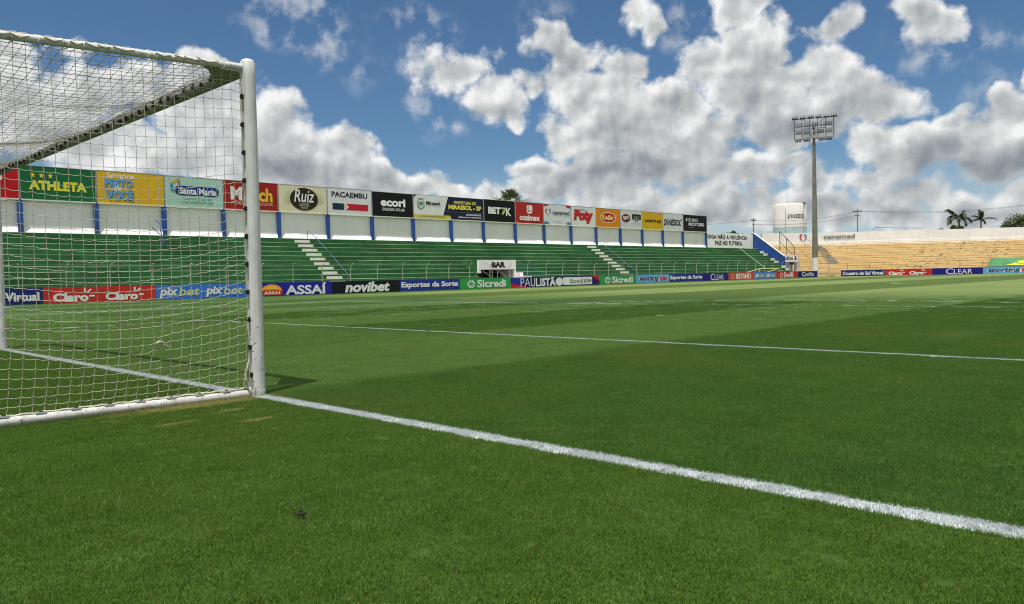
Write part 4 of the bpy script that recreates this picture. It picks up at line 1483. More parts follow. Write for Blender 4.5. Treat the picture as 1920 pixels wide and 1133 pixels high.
hd = [
    (6.29, 10.57, (0.46, 0.012, 0.018), 'bright red hoarding cut by the left edge beside the dark green one', h_part),
    (10.57, 14.85, (0.014, 0.125, 0.045), 'dark green hoarding with three yellow stars above yellow capitals', h_green),
    (14.85, 19.14, (0.66, 0.40, 0.025), 'golden yellow hoarding with blue block letters, behind the goal net', h_yellow),
    (19.14, 23.30, (0.38, 0.60, 0.52), 'pale mint hoarding with a navy capsule, behind the goal net', h_mint),
    (23.30, 27.60, (0.32, 0.022, 0.018), 'dark red hoarding partly hidden behind the near goal post', h_match),
    (27.60, 31.85, (0.66, 0.62, 0.44), 'cream hoarding with a dark brown oval in the middle', h_cream),
    (31.85, 36.13, (0.64, 0.65, 0.67), 'white hoarding with black capitals over a navy and red bar', h_white),
    (36.13, 40.49, (0.012, 0.012, 0.013), 'black hoarding with bold white lower case lettering above the black perimeter board', h_ecori),
    (40.49, 48.90, (0.018, 0.022, 0.050), 'double width hoarding, white with a coat of arms beside dark navy', h_city),
    (48.90, 53.15, (0.012, 0.012, 0.012), 'black hoarding with white and green lettering under the palm crown', h_bet),
    (53.15, 57.28, (0.42, 0.030, 0.024), 'red hoarding with a white cup shaped emblem over white lettering', h_coz),
    (57.28, 61.60, (0.62, 0.64, 0.66), 'white hoarding with red and blue corners and a two coloured heart', h_cenemed),
    (61.60, 65.79, (0.66, 0.68, 0.68), 'white hoarding with large rounded red lettering', h_poty),
    (65.79, 70.24, (0.62, 0.22, 0.018), 'orange hoarding with a red oval ringed in cream', h_orange),
    (70.24, 74.44, (0.58, 0.60, 0.61), 'pale grey hoarding with a dark red oval and a black square emblem', h_two),
    (74.44, 78.81, (0.58, 0.36, 0.02), 'mustard yellow hoarding with thin black lettering', h_const),
    (78.81, 83.24, (0.56, 0.59, 0.61), 'pale grey hoarding with slanted black lettering left of the last black one', h_span),
    (83.24, 88.89, (0.016, 0.016, 0.017), 'last black hoarding with thin grey capitals at the far end of the row', h_euro),
]
for (a, b, col, lab, fn) in hd:
    hoarding(a, b, col, lab, fn, z1=HZ1 + random.uniform(-0.03, 0.03))


def wall_sign(parent, o, ux, w, h):
    return Sign(parent, o, ux, w, h)


sg = wall_sign(endwall, (89.0, WALLY, 4.2), (1, 0, 0), 12.6, 2.04)
TXT = (0.03, 0.034, 0.038)
sg.text('DIGA NÃO A VIOLÊNCIA', (0.03, 0.60, 0.87, 0.92), TXT, 0.045, 0.0, 1.1)
sg.text('PAZ NO FUTEBOL', (0.18, 0.20, 0.76, 0.48), TXT, 0.045, 0.0, 1.1)
sg = wall_sign(lint, (43.05, 43.42, 1.60), (1, 0, 0), 4.5, 0.82)
sg.text('BAR', (0.335, 0.19, 0.715, 0.80), (0.025, 0.035, 0.025), 0.07)

# ------------------------------------------------------------------ yellow stand behind the far corner
YC = mat('ochre_concrete', (0.58, 0.41, 0.195), 0.85, 0.12, 0.35, 0.0)


def yellow_mat():
    m = bpy.data.materials.new('worn_yellow')
    m.use_nodes = True
    m.node_tree.nodes.clear()
    t = NT(m.node_tree)
    out = t.n('ShaderNodeOutputMaterial'); b = t.n('ShaderNodeBsdfPrincipled')
    m.node_tree.links.new(b.outputs[0], out.inputs[0])
    V = t.n('ShaderNodeTexCoord').outputs['Object']
    c = t.mix(t.ss(t.noise(V, 0.12, 4, 0.6), 0.3, 0.7), (0.60, 0.43, 0.20), (0.66, 0.50, 0.265))
    c = t.mix(t.m('MULTIPLY', t.ss(t.noise(V, 0.9, 5, 0.7), 0.52, 0.72), 0.5), c, (0.66, 0.54, 0.34))
    n = t.noise(t.v('MULTIPLY', V, (1.0, 1.0, 2.2)), 1.3, 6, 0.75)
    big = t.noise(V, 0.10, 2, 0.5)
    th = t.m('MULTIPLY_ADD', big, -0.24, 0.715)
    c = t.mix(t.m('MULTIPLY', t.ss(t.m('SUBTRACT', n, th), -0.01, 0.03), 0.8), c, (0.15, 0.105, 0.06))
    t.put(b.inputs['Base Color'], c)
    b.inputs['Roughness'].default_value = 0.9
    b.inputs['Specular IOR Level'].default_value = 0.2
    return m


YW = yellow_mat()
YJ = mat('dark_joint', (0.20, 0.135, 0.06), 0.9, 0.4, 0.6)
WP = [Vector((115.0, 54.5, 0)), Vector((124.4, 48.6, 0)), Vector((144.4, 21.7, 0)), Vector((158.0, 3.4, 0))]
ystand = thing('yellow_grandstand', (125, 40, 0), 'worn yellow stepped stand under a white wall beyond the far goal line', 'grandstand')
YTOP, YR, YT, YN = 5.0, 0.385, 0.5, 12


def inward(P, d):
    """points of the path moved d metres towards the pitch, with mitred corners"""
    o = []
    for i, p in enumerate(P):
        ns = []
        for a, b in ((i - 1, i), (i, i + 1)):
            if 0 <= a and b < len(P):
                e_ = (P[b] - P[a]).normalized(); ns.append(Vector((e_.y, -e_.x, 0)))
        n_ = sum(ns, Vector()).normalized()
        k = 1.0 / max(0.3, n_.dot(ns[0]))
        o.append(p + n_ * d * k)
    return o


# check the side: inward must point to the pitch centre
if (inward(WP, 1.0)[2] - Vector((52, 4, 0))).length > (WP[2] - Vector((52, 4, 0))).length:
    _inw = inward
    def inward(P, d): return _inw(P, -d)


def densify(P, step=2.0):
    o = []
    for a, b in zip(P[:-1], P[1:]):
        n = max(1, int((b - a).length / step))
        o += [a.lerp(b, i / n) for i in range(n)]
    o.append(P[-1])
    return o


tm = MB()
prof = []       # (distance from wall, z, mat)
z = YTOP
d = 0.0
prof.append((0.0, z, 0))
for k in range(YN):
    d = 0.9 + k * YT
    prof.append((d - 0.02, z, 0))
    prof.append((d, z - 0.02, 0))
    prof.append((d, z - YR + 0.064, 0))
    prof.append((d - 0.012, z - YR + 0.060, 1))
    prof.append((d - 0.012, z - YR, 1))
    z -= YR
prof[-1] = (d - 0.012, -0.4, 0)
rows = []
yr = random.Random(9)
for (d, z, m_) in prof:
    rows.append([Vector((p.x, p.y, z)) for p in densify(inward(WP, d))])
nc = min(len(r) for r in rows)
nb = len(densify(WP))
# every row uses the same fractions along each straight so that the mesh stays regular
rows = []
for (d, z, m_) in prof:
    q = inward(WP, d); line = []
    for si, (a, b) in enumerate(zip(q[:-1], q[1:])):
        n = max(1, int((WP[si + 1] - WP[si]).length / 1.6))
        line += [a.lerp(b, i / n) for i in range(n)]
    line.append(q[-1])
    rows.append([Vector((p.x + yr.uniform(-.012, .012), p.y + yr.uniform(-.012, .012), z + yr.uniform(-.008, .008))) for p in line])
n = len(rows[0])
vs = [p for r in rows for p in r]
for j in range(len(rows) - 1):
    for i in range(n - 1):
        tm.f.append((j * n + i, (j + 1) * n + i, (j + 1) * n + i + 1, j * n + i + 1)); tm.mi.append(1 if prof[j + 1][2] == 1 else 0)
tm.v = vs
tm.build('terrace', [YW, YJ], ystand, (125, 40, 0), fix=False)
wm = MB()
rowsw = []
for (d, z) in ((0.0, YTOP - 0.5), (0.0, YTOP + 0.18), (0.03, YTOP + 0.20), (0.03, YTOP + 0.55), (0.0, YTOP + 0.57), (0.0, 7.02), (-0.3, 7.02), (-0.3, 0.0)):
    q = inward(WP, d); rowsw.append([Vector((p.x, p.y, z)) for p in densify(q, 1e9)])
nw = len(rowsw[0])
wm.v = [p for r in rowsw for p in r]
for j in range(len(rowsw) - 1):
    for i in range(nw - 1):
        wm.f.append((j * nw + i, j * nw + i + 1, (j + 1) * nw + i + 1, (j + 1) * nw + i)); wm.mi.append(0)
ywall = wm.build('back_wall', mat('stand_white_wall', (0.73, 0.73, 0.73), 0.9, 0.06, 0.4, 0.2, (0.40, 0.38, 0.35), streak=True, bump=0.2, bscale=2.0), ystand, (125, 40, 5), fix=True)
# lettering on that wall
e1 = (WP[1] - WP[0]); e2 = (WP[2] - WP[1])


def onwall(px):
    """fraction helper: points of the wall's foot from the two straights"""
    return WP[0] + e1 * px if px <= 1 else WP[1] + e2 * (px - 1)


nrm1 = inward(WP, 1.0)[0] - WP[0]
a = onwall(0.60); b = onwall(1.0)
sg = Sign(ystand, Vector((a.x, a.y, 5.35)) + nrm1.normalized() * 0.06, e1, (b - a).length, 1.6)
heart(sg, 0.16, 0.52, 0.15, 0.42)
sg.done()
nrm2 = (inward(WP, 1.0)[2] - WP[2])
b2 = onwall(1.145)
sg = Sign(ywall, Vector((b.x, b.y, 5.35)) + Vector((e2.y, -e2.x, 0)).normalized() * (-0.05 if (Vector((e2.y, -e2.x, 0)).dot(nrm2) < 0) else 0.05), e2, (b2 - b).length, 1.6)
sg.text('cenemed', (0.0, 0.40, 1.0, 0.86), (0.20, 0.22, 0.24), 0.03)
sg.text('CENTRO DE MEDICINA AVANÇADA', (0.02, 0.20, 0.98, 0.30), (0.30, 0.32, 0.34), 0.0)
# grey bare strip of broken steps beside the exit
gr = MB()
q0 = inward(WP, 0.0)
rg = random.Random(21)
for k in range(8):
    dd = 1.25 + k * YT
    f = 0.86 + k * 0.012
    P = inward(WP, dd)
    base = P[0].lerp(P[1], f)
    ud = e1.normalized()
    zz = YTOP - YR * (k + 1) + 0.005
    gr.obox((base.x, base.y, zz + 0.13), ud * rg.uniform(0.5, 0.9), Vector((ud.y, -ud.x, 0)) * 0.16, Vector((0, 0, 0.125)))
gr.build('broken_step', mat('bare_concrete', (0.26, 0.25, 0.23), 0.95, 0.3, 2.0), ystand, (122, 44, 3))

# ---- exit portal between the two stands
port = thing('exit_portal', (108.0, 46, 0), 'white exit block with a red arrow between the blue parapet and the yellow stand', 'exit')
m = MB()
m.box(104.6, 110.2, 46.2, 46.55, 2.25, 3.30)
lin = m.build('lintel', WHITEWALL, port, (107.4, 46.4, 2.8))
m = MB()
m.box(109.75, 110.2, 46.25, 46.6, 0.0, 2.247); m.box(104.6, 105.0, 46.25, 46.6, 0.0, 2.247)
m.box(110.203, 111.3, 46.25, 46.5, 0.0, 0.95); m.box(110.203, 110.7, 46.252, 46.5, 0.952, 1.5)
m.build('side_wall', WHITEWALL, port, (109.9, 46.4, 1))
m = MB(); m.box(105.003, 109.747, 47.2, 47.3, 0, 3.2); m.build('back_panel', mat('lilac_grey', (0.33, 0.29, 0.32), 0.8), port, (107, 47.2, 1))
m = MB(); m.box(107.9, 108.25, 46.3, 46.4, 0.0, 2.24); m.box(107.3, 108.85, 46.3, 46.38, 1.85, 2.245); m.build('gate_post', STEELD, port, (108, 46.3, 1))
m = MB()
m.box(105.2, 107.7, 46.0, 46.04, 0.05, 0.12); m.box(105.2, 107.7, 46.0, 46.04, 1.75, 1.82)
for i in range(9): m.box(105.2 + i * 0.3, 105.24 + i * 0.3, 46.005, 46.035, 0.05, 1.8)
m.box(108.5, 110.0, 46.0, 46.04, 1.75, 1.82)
for i in range(5): m.box(108.5 + i * 0.33, 108.54 + i * 0.33, 46.005, 46.035, 0.05, 1.8)
m.build('gate', GREYST, port, (107, 46, 1))
sg = Sign(lin, (104.6, 46.2, 2.25), (1, 0, 0), 5.6, 1.05)
sg.text('SAÍDA', (0.10, 0.25, 0.66, 0.80), (0.05, 0.06, 0.07), 0.04)
sg.root = lin
sg.shape([(0.76, 0.85), (0.83, 0.85), (0.83, 0.52), (0.88, 0.52), (0.795, 0.18), (0.71, 0.52), (0.76, 0.52)], (0.30, 0.02, 0.03), 3)
sg.done()
# railings above the exit
rl = thing('stair_railing', (109, 47.6, 0), 'dark sloping stair railing of three posts above the exit block', 'railing')
m = MB()
m.tube([(107.0, 47.6, 6.75), (109.2, 47.6, 5.75), (111.7, 47.6, 4.55)], 0.05, 6)
m.tube([(107.0, 47.6, 5.2), (109.2, 47.6, 4.2), (111.7, 47.6, 3.1)], 0.035, 6)
for i in range(14):
    f = i / 13
    m.tube([(107.0 + 4.7 * f, 47.6, 5.2 - 2.1 * f), (107.0 + 4.7 * min(1, f + .06), 47.6, 6.7 - 2.2 * min(1, f + .06))], 0.008, 4)
m.build('rail', STEELD, rl, (109, 47.6, 5))
for (x, zt) in ((107.0, 6.75), (109.2, 5.75), (111.7, 4.55)):
    q = MB(); q.tube([(x, 47.6, 0), (x, 47.6, zt)], 0.055, 6); q.build('rail_post', STEELD, rl, (x, 47.6, 0))
P = inward(WP, 1.4)
c = P[0].lerp(P[1], 0.70)
m = MB(); m.tube([(c.x - 0.7, c.y + 0.4, 4.7), (c.x - 0.7, c.y + 0.4, 6.0), (c.x, c.y - 0.0, 5.7), (c.x + 1.8, c.y - 1.2, 4.2)], 0.03, 6)
root = thing('handrail', (c.x, c.y, 4.2), 'thin bent grey handrail on the upper yellow steps left of the floodlight mast', 'handrail')
m.build('rail', STEELD, root, (c.x, c.y, 4.2))
q = MB(); q.tube([(c.x + 1.7, c.y - 1.15, 3.5), (c.x + 1.7, c.y - 1.15, 4.3)], 0.03, 6); q.build('rail_post', STEELD, root, (c.x, c.y, 3.5))

# ---- fence of thin dark posts before the yellow stand
yf = thing('post_fence', (112, 30, 0), 'low fence of thin dark posts and wire before the yellow stand', 'fence')
FP = inward(WP, 8.0)
fp0 = None
pl = densify(FP, 3.1)
pl = [p for p in pl if p.x > 109.5]
q = MB(); q.tube([(0, 0, -0.05), (0, 0, 2.05)], 0.028, 6)
for i, p in enumerate(pl):
    if fp0 is None:
        fp0 = q.build('fence_post', mat('rusty_post', (0.14, 0.10, 0.06), 0.8), yf, (0, 0, 0)); c = fp0
    else:
        c = fp0.copy(); COL.objects.link(c); c.parent = yf
    c.location = (p.x - 112, p.y - 30, yr.uniform(-0.15, 0.1))
    c.rotation_euler = (yr.uniform(-0.02, 0.02), yr.uniform(-0.02, 0.02), 0)
q = MB()
for a, b in zip(pl[:-1], pl[1:]):
    for z in (0.9, 1.4, 1.98):
        q.tube([(a.x, a.y, z), (b.x, b.y, z)], 0.008, 4, caps=False)
q.build('wire', mat('rusty_wire', (0.16, 0.12, 0.08), 0.8), yf, (112, 30, 1))

# ---- green banner laid over the lower yellow steps
bn = thing('banner', (114, 20, 0.5), 'green cloth banner with yellow lettering laid over the lower yellow steps', 'banner')
A = inward(WP, 6.3); B = inward(WP, 4.6)
ub = (A[2] - A[1]).normalized()
t0 = ((Vector((122.0, 19.4, 0)) - A[1]).dot(ub))
nn = (B[1] - A[1]); nn = (nn - ub * nn.dot(ub))
Lw = 13.0
p0 = A[1] + ub * t0 + Vector((0, 0, 0.75)); p1 = p0 + ub * Lw
p3 = p0 + ub * 1.3 + nn + Vector((0, 0, 1.28)); p2 = p1 + ub * (-1.0) + nn + Vector((0, 0, 1.28))
m = MB()
GX = 16; GY = 6
vs = []
upn = (p3 - p0).cross(ub).normalized()
if upn.z < 0: upn = -upn
for j in range(GY + 1):
    for i in range(GX + 1):
        l = p0.lerp(p3, j / GY); r_ = p1.lerp(p2, j / GY)
        p = l.lerp(r_, i / GX) + upn * (0.18 + 0.03 * math.sin(i * 1.3 + j) + 0.02 * math.sin(j * 2.6))
        vs.append(p)
m.add(vs, [(j * (GX + 1) + i, j * (GX + 1) + i + 1, (j + 1) * (GX + 1) + i + 1, (j + 1) * (GX + 1) + i) for j in range(GY) for i in range(GX)])
cloth = m.build('cloth', mat('banner_green', (0.055, 0.185, 0.075), 0.85, 0.2, 0.4), bn, (p0.x, p0.y, 1), smooth=True)
so_ = cloth.modifiers.new('thick', 'SOLIDIFY'); so_.thickness = 0.02
up2 = (p3 - p0) - ub * (p3 - p0).dot(ub)
sg = Sign(bn, p0 + upn * 0.26, ub, Lw, up2.length, uz=up2)
sg.nrm = upn
sg.shape([(0.20, 0.16), (0.30, 0.30), (0.36, 0.62), (0.48, 0.74), (0.62, 0.78), (0.70, 0.72), (0.60, 0.40), (0.46, 0.16), (0.32, 0.10)], (0.66, 0.66, 0.06), 2)
sg.text('CIFE', (0.33, 0.22, 0.60, 0.62), (0.10, 0.20, 0.04), 0.02, 0.25, lift=4)
sg.done()

# ------------------------------------------------------------------ floodlight mast
MX, MY = 106.7, 42.25
mast = thing('floodlight_mast', (MX, MY, 0), 'tall concrete floodlight mast with a white base and a steel rack of lamps', 'floodlight mast')
q = MB(); q.tube([(MX, MY, -0.2), (MX, MY, 2.72)], [0.43, 0.40], 14)
q.build('white_base', STEPW, mast, (MX, MY, 0), smooth=True)
q = MB(); q.tube([(MX, MY, 2.723), (MX, MY, 18.9)], [0.395, 0.20], 14)
q.build('pole', mat('mast_concrete', (0.175, 0.165, 0.135), 0.9, 0.25, 0.8, 0.5, (0.05, 0.045, 0.035), streak=True), mast, (MX, MY, 0), smooth=True)
q = MB(); q.tube([(MX, MY, 18.9), (MX, MY, 21.0)], [0.13, 0.11], 10); q.build('steel_top', STEELD, mast, (MX, MY, 19), smooth=True)
ru = Vector((0.40, -0.917, 0)).normalized()        # the rack faces the pitch
rn = Vector((-ru.y, ru.x, 0))
if rn.dot(Vector((-1, -1, 0))) < 0: rn = -rn
C0 = Vector((MX, MY, 0)) + rn * 0.28
HWD = 2.58
zt, zb_ = 22.2, 19.35
fm = MB()


def bar(a, b, r=0.05): fm.tube([a, b], r, 6)


def rp_(u, z): return C0 + ru * u + Vector((0, 0, z))


bar(rp_(-HWD - 0.15, zt), rp_(HWD + 0.25, zt), 0.06); bar(rp_(-HWD, zb_), rp_(HWD, zb_), 0.075)
for i in range(6):
    u = -HWD + i * (2 * HWD / 5); bar(rp_(u, zb_), rp_(u, zt), 0.06 if i in (0, 5) else 0.045)
bar(rp_(-1.55, 20.75), rp_(1.55, 20.75), 0.04)
bar(rp_(-1.5, zt), rp_(-0.1, 20.9), 0.035); bar(rp_(1.5, zt), rp_(0.1, 20.9), 0.035)
bar(rp_(-0.5, 20.0), rp_(-0.05, 19.5), 0.035)
fm.build('rack', STEELD, mast, (MX, MY, 20.7))
q = MB(); q.tube([rp_(0, 20.8) - rn * 0.2, rp_(0, 23.6) - rn * 0.2], [0.025, 0.008], 6); q.build('lightning_rod', STEELD, mast, (MX, MY, 21))
q = MB(); q.obox(rp_(0.15, 19.6) + rn * 0.15, ru * 0.24, rn * 0.12, Vector((0, 0, 0.26))); q.build('control_box', mat('box_pinkgrey', (0.36, 0.30, 0.28), 0.6), mast, rp_(0.15, 19.6))
# one lamp: bowl, glass and ribs
LG = mat('lamp_glass', (0.30, 0.33, 0.30), 0.15, 0.1, 3.0, spec=0.8)
lb = MB()
for k in range(4):
    o_ = -0.32 + k * 0.213
    lb.obox((0, o_, 0), (0.15, 0, 0), (0, 0.075, 0), (0, 0, 0.24))
lb.obox((0.09, 0, 0), (0.03, 0, 0), (0, 0.30, 0), (0, 0, 0.05))
lamp0 = None
spots = []
for i, u in enumerate((-2.45, -1.45, -0.42, 0.62, 1.65, 2.62)): spots.append((u, zt + 0.12, 0.75))
for u in (-2.0, -0.95, 0.12, 1.12, 2.0): spots.append((u, 21.28, 0.35))
for u in (-2.0, -0.95, 0.35, 0.95, 2.0): spots.append((u, 20.28, 0.35))
for u in (-2.05, -0.95, 1.05, 1.95): spots.append((u, zb_ - 0.14, 0.8))
for (u, z, tilt) in spots:
    if lamp0 is None:
        lamp0 = lb.build('floodlight', [mat('lamp_body', (0.06, 0.068, 0.058), 0.5, 0.2, 4.0), LG], mast, (0, 0, 0)); c = lamp0
    else:
        c = lamp0.copy(); COL.objects.link(c); c.parent = mast
    p = rp_(u, z) + rn * 0.14
    c.location = p - Vector((MX, MY, 0))
    c.rotation_euler = (0, tilt + yr.uniform(-.1, .1), math.atan2(rn.y, rn.x) + yr.uniform(-.12, .12) + math.pi)

# ------------------------------------------------------------------ yellow practice goal behind the boards
tg = thing('practice_goal', (91, 42.0, 0), 'yellow tubular practice goal standing behind the orange red perimeter board', 'practice goal')
GY_ = mat('goal_yellow', (0.62, 0.56, 0.24), 0.6, 0.1, 3.0)
q = MB(); q.tube([(88.9, 41.5, 1.30), (94.1, 41.5, 1.30)], 0.05, 8); q.build('crossbar', GY_, tg, (91, 41.5, 1.3), smooth=True)
for x in (88.9, 94.1):
    q = MB(); q.tube([(x, 41.5, 0), (x, 41.5, 1.30)], 0.05, 8); q.build('post', GY_, tg, (x, 41.5, 0.6), smooth=True)
q = MB()
q.tube([(88.9, 41.55, 1.28), (86.6, 42.4, 0.75), (86.4, 42.5, 0.0)], 0.045, 8); q.tube([(94.1, 41.55, 1.28), (91.9, 42.4, 0.75), (91.7, 42.5, 0.0)], 0.045, 8)
q.build('stay', GY_, tg, (90, 42, 0.7), smooth=True)

# ------------------------------------------------------------------ water tank, poles and wires beyond the walls
TX, TY = 170.6, 76.0
tank = thing('water_tank', (TX, TY, 0), 'round white water tank with a pale blue foot beyond the stadium wall', 'water tank')
TW = mat('tank_white', (0.70, 0.695, 0.67), 0.85, 0.06, 0.35, 0.4, (0.42, 0.41, 0.38), streak=True)
q = MB(); q.tube([(TX, TY, 10.7), (TX, TY, 15.7), (TX, TY, 16.0), (TX, TY, 16.15)], [3.62, 3.62, 3.5, 3.0], 40); q.build('drum', TW, tank, (TX, TY, 13), smooth=True)
q = MB(); q.tube([(TX, TY, -0.3), (TX, TY, 10.69)], [3.60, 3.60], 40); q.build('foot', mat('tank_blue', (0.40, 0.55, 0.58), 0.85, 0.12, 0.4), tank, (TX, TY, 5), smooth=True)
ca = math.atan2(CAM.y - TY, CAM.x - TX)


def on_tank(a, r=3.63): return Vector((TX + r * math.cos(ca + a), TY + r * math.sin(ca + a), 0))


q = MB()
q.tube([on_tank(-0.25) + Vector((0, 0, 9)), on_tank(-0.25) + Vector((0, 0, 15.0))], 0.06, 6)
q.tube([on_tank(0.95) + Vector((0, 0, 9)), on_tank(0.95) + Vector((0, 0, 16.0))], 0.05, 6)
q.build('pipe', GREYST, tank, (TX, TY, 12))
q = MB()
top = Vector((TX, TY, 16.1)) - Vector((-math.sin(ca), math.cos(ca), 0)) * 0.5
q.tube([top, top + Vector((0, 0, 2.6))], 0.05, 6)
for k in range(3):
    a = k * 2.09
    q.tube([top + Vector((math.cos(a) * 0.7, math.sin(a) * 0.7, 0)), top + Vector((0, 0, 0.9))], 0.03, 5)
q.build('antenna', GREYST, tank, (TX, TY, 17))
# lettering bent round the drum
vs, fs = text_geo('S\u039bNESSOL', 0.02, 0.2)
x0 = min(v[0] for v in vs); x1 = max(v[0] for v in vs); y1 = max(v[1] for v in vs)
m = MB()
m.add([on_tank(-0.13 + (v[0] - x0) / (x1 - x0) * 1.12, 3.645) + Vector((0, 0, 12.75 + v[1] / y1 * 0.95)) for v in vs], fs)
m.build('lettering', ink((0.04, 0.05, 0.06)), tank, (TX, TY, 13), fix=False)
q = MB(); q.obox(on_tank(1.05, 3.5) + Vector((0, 0, 16.0)), (0.25, 0, 0), (0, 0.25, 0), (0, 0, 0.22)); q.build('beacon', BLACKPL, tank, on_tank(1.0) + Vector((0, 0, 16)))

POLEM = mat('pole_concrete', (0.22, 0.21, 0.19), 0.9, 0.15, 0.8)


def utility_pole(x, y, h, label, arm):
    r = thing('utility_pole', (x, y, 0), label, 'utility pole', 'utility poles beyond the stadium')
    q = MB(); q.tube([(x, y, -0.3), (x, y, h)], [0.19, 0.11], 8); q.build('pole', POLEM, r, (x, y, h / 2), smooth=True)
    u = Vector((0.70, -0.71, 0))
    q = MB(); q.obox((x, y, h - 0.45), u * arm, Vector((u.y, -u.x, 0)) * 0.06, (0, 0, 0.07))
    q.obox((x, y, h - 1.2), u * arm * 0.6, Vector((u.y, -u.x, 0)) * 0.06, (0, 0, 0.06))
    q.build('cross_arm', STEELD, r, (x, y, h))
    q = MB()
    for k in (-0.9, -0.3, 0.4, 0.95):
        p = Vector((x, y, h - 0.38)) + u * arm * k
        q.tube([p, p + Vector((0, 0, 0.28))], [0.05, 0.03], 6)
    q.build('insulator', mat('insulator_brown', (0.12, 0.07, 0.05), 0.4), r, (x, y, h))
    return r


utility_pole(130.0, 63.7, 10.6, 'grey utility pole left of the water tank', 0.45)
utility_pole(155.8, 55.2, 12.75, 'utility pole with a cross arm between the floodlight mast and the palms', 0.85)


def sag(a, b, s, n=10):
    a = Vector(a); b = Vector(b)
    return [a.lerp(b, i / n) - Vector((0, 0, s * 4 * (i / n) * (1 - i / n))) for i in range(n + 1)]


q = MB()
q.tube(sag((90, 85, 8.2), (130.0, 63.7, 10.2), 0.5), 0.022, 4)
q.tube(sag((130.0, 63.7, 10.2), (155.8, 55.2, 12.3), 0.7), 0.022, 4)
q.tube(sag((130.0, 63.7, 9.5), (155.8, 55.2, 11.6), 0.7), 0.022, 4)
q.tube(sag((155.8, 55.2, 12.4), (190, 34, 13.5), 0.9), 0.022, 4)
q.tube(sag((156.2, 54.8, 12.4), (190, 30, 13.9), 0.9), 0.022, 4)
q.tube([(158, 53.3, 8.6), (158.4, 52.8, 9.1), (162, 49, 8.9), (165, 46, 8.8)], 0.05, 5)
o = q.build('power_line', mat('cable', (0.06, 0.065, 0.07), 0.6), None, (130, 63.7, 10))
tag(o, 'thin sagging power lines strung between the poles and past the water tank', 'power line')

# ------------------------------------------------------------------ trees and palms
def leaf_mat(name, c0, c1):
    m = bpy.data.materials.new(name)
    m.use_nodes = True
    m.node_tree.nodes.clear()
    t = NT(m.node_tree)
    out = t.n('ShaderNodeOutputMaterial'); b = t.n('ShaderNodeBsdfPrincipled')
    tr = t.n('ShaderNodeBsdfTranslucent'); mx = t.n('ShaderNodeMixShader')
    V = t.n('ShaderNodeTexCoord').outputs['Object']
    c = t.mix(t.ss(t.noise(V, 0.9, 4, 0.7), 0.3, 0.7), c0, c1)
    t.put(b.inputs['Base Color'], c); b.inputs['Roughness'].default_value = 0.5
    t.put(tr.inputs[0], c)
    mx.inputs[0].default_value = 0.25
    m.node_tree.links.new(b.outputs[0], mx.inputs[1]); m.node_tree.links.new(tr.outputs[0], mx.inputs[2]); m.node_tree.links.new(mx.outputs[0], out.inputs[0])
    return m


LEAF = leaf_mat('tree_leaf', (0.030, 0.055, 0.012), (0.085, 0.115, 0.024))
PALML = leaf_mat('palm_leaf', (0.025, 0.045, 0.020), (0.060, 0.085, 0.035))
PALMF = leaf_mat('fan_leaf', (0.045, 0.075, 0.015), (0.12, 0.14, 0.035))
BARK = mat('bark', (0.14, 0.11, 0.08), 0.9, 0.3, 2.0, bump=0.4, bscale=12)


def frond(mb, base, az_, el0, length, droop, leaf, rg, hang=0.5):
    """feathered palm leaf: arching rib with many leaflets"""
    dirh = Vector((math.cos(az_), math.sin(az_), 0))
    side = Vector((-math.sin(az_), math.cos(az_), 0))
    pts = []
    p = Vector(base); e_ = el0
    n = 14
    for i in range(n + 1):
        pts.append(p.copy())
        p = p + (dirh * math.cos(e_) + Vector((0, 0, math.sin(e_)))) * (length / n)
        e_ -= droop / n * (0.5 + i / n)
    mb.tube(pts, [0.05 * (1 - i / (n + 1)) + 0.008 for i in range(n + 1)], 5, 0)
    for i in range(2, n + 1):
        for k in range(4):
            f = i - 1 + k / 4
            j = int(f); q = pts[j].lerp(pts[min(n, j + 1)], f - j)
            ll = leaf * (0.45 + 0.55 * math.sin(math.pi * min(1, f / n * 0.9 + 0.08))) * rg.uniform(0.8, 1.15)
            tang = (pts[min(n, j + 1)] - pts[j]).normalized()
            for s_ in (-1, 1):
                d = (side * s_ * rg.uniform(0.5, 0.9) + tang * 0.6 + Vector((0, 0, -hang * rg.uniform(0.5, 1.5)))).normalized()
                wv = tang * 0.045
                mid = q + d * ll * 0.5 + Vector((0, 0, 0.02))
                mb.add([q - wv * 0.6, q + wv * 0.6, mid + wv, mid - wv, q + d * ll + Vector((0, 0, -0.25 * ll * hang))], [(0, 1, 2, 3), (3, 2, 4)], 0)


def palm(x, y, h, label, fr, rg, leaf=0.75, trunk_r=0.16):
    r = thing('palm_tree', (x, y, 0), label, 'palm tree', 'palms beyond the stadium')
    q = MB(); q.tube([(x, y, -0.3), (x + 0.05, y, h * 0.5), (x, y, h - 0.7), (x, y, h)], [trunk_r * 1.2, trunk_r, trunk_r * 0.9, trunk_r * 1.25], 10)
    q.build('trunk', BARK, r, (x, y, h / 2), smooth=True)
    m = MB()
    for (a, e0, L, dr) in fr:
        frond(m, (x, y, h), a, e0, L, dr, leaf, rg)
    m.build('crown', PALML, r, (x, y, h), fix=False)
    return r


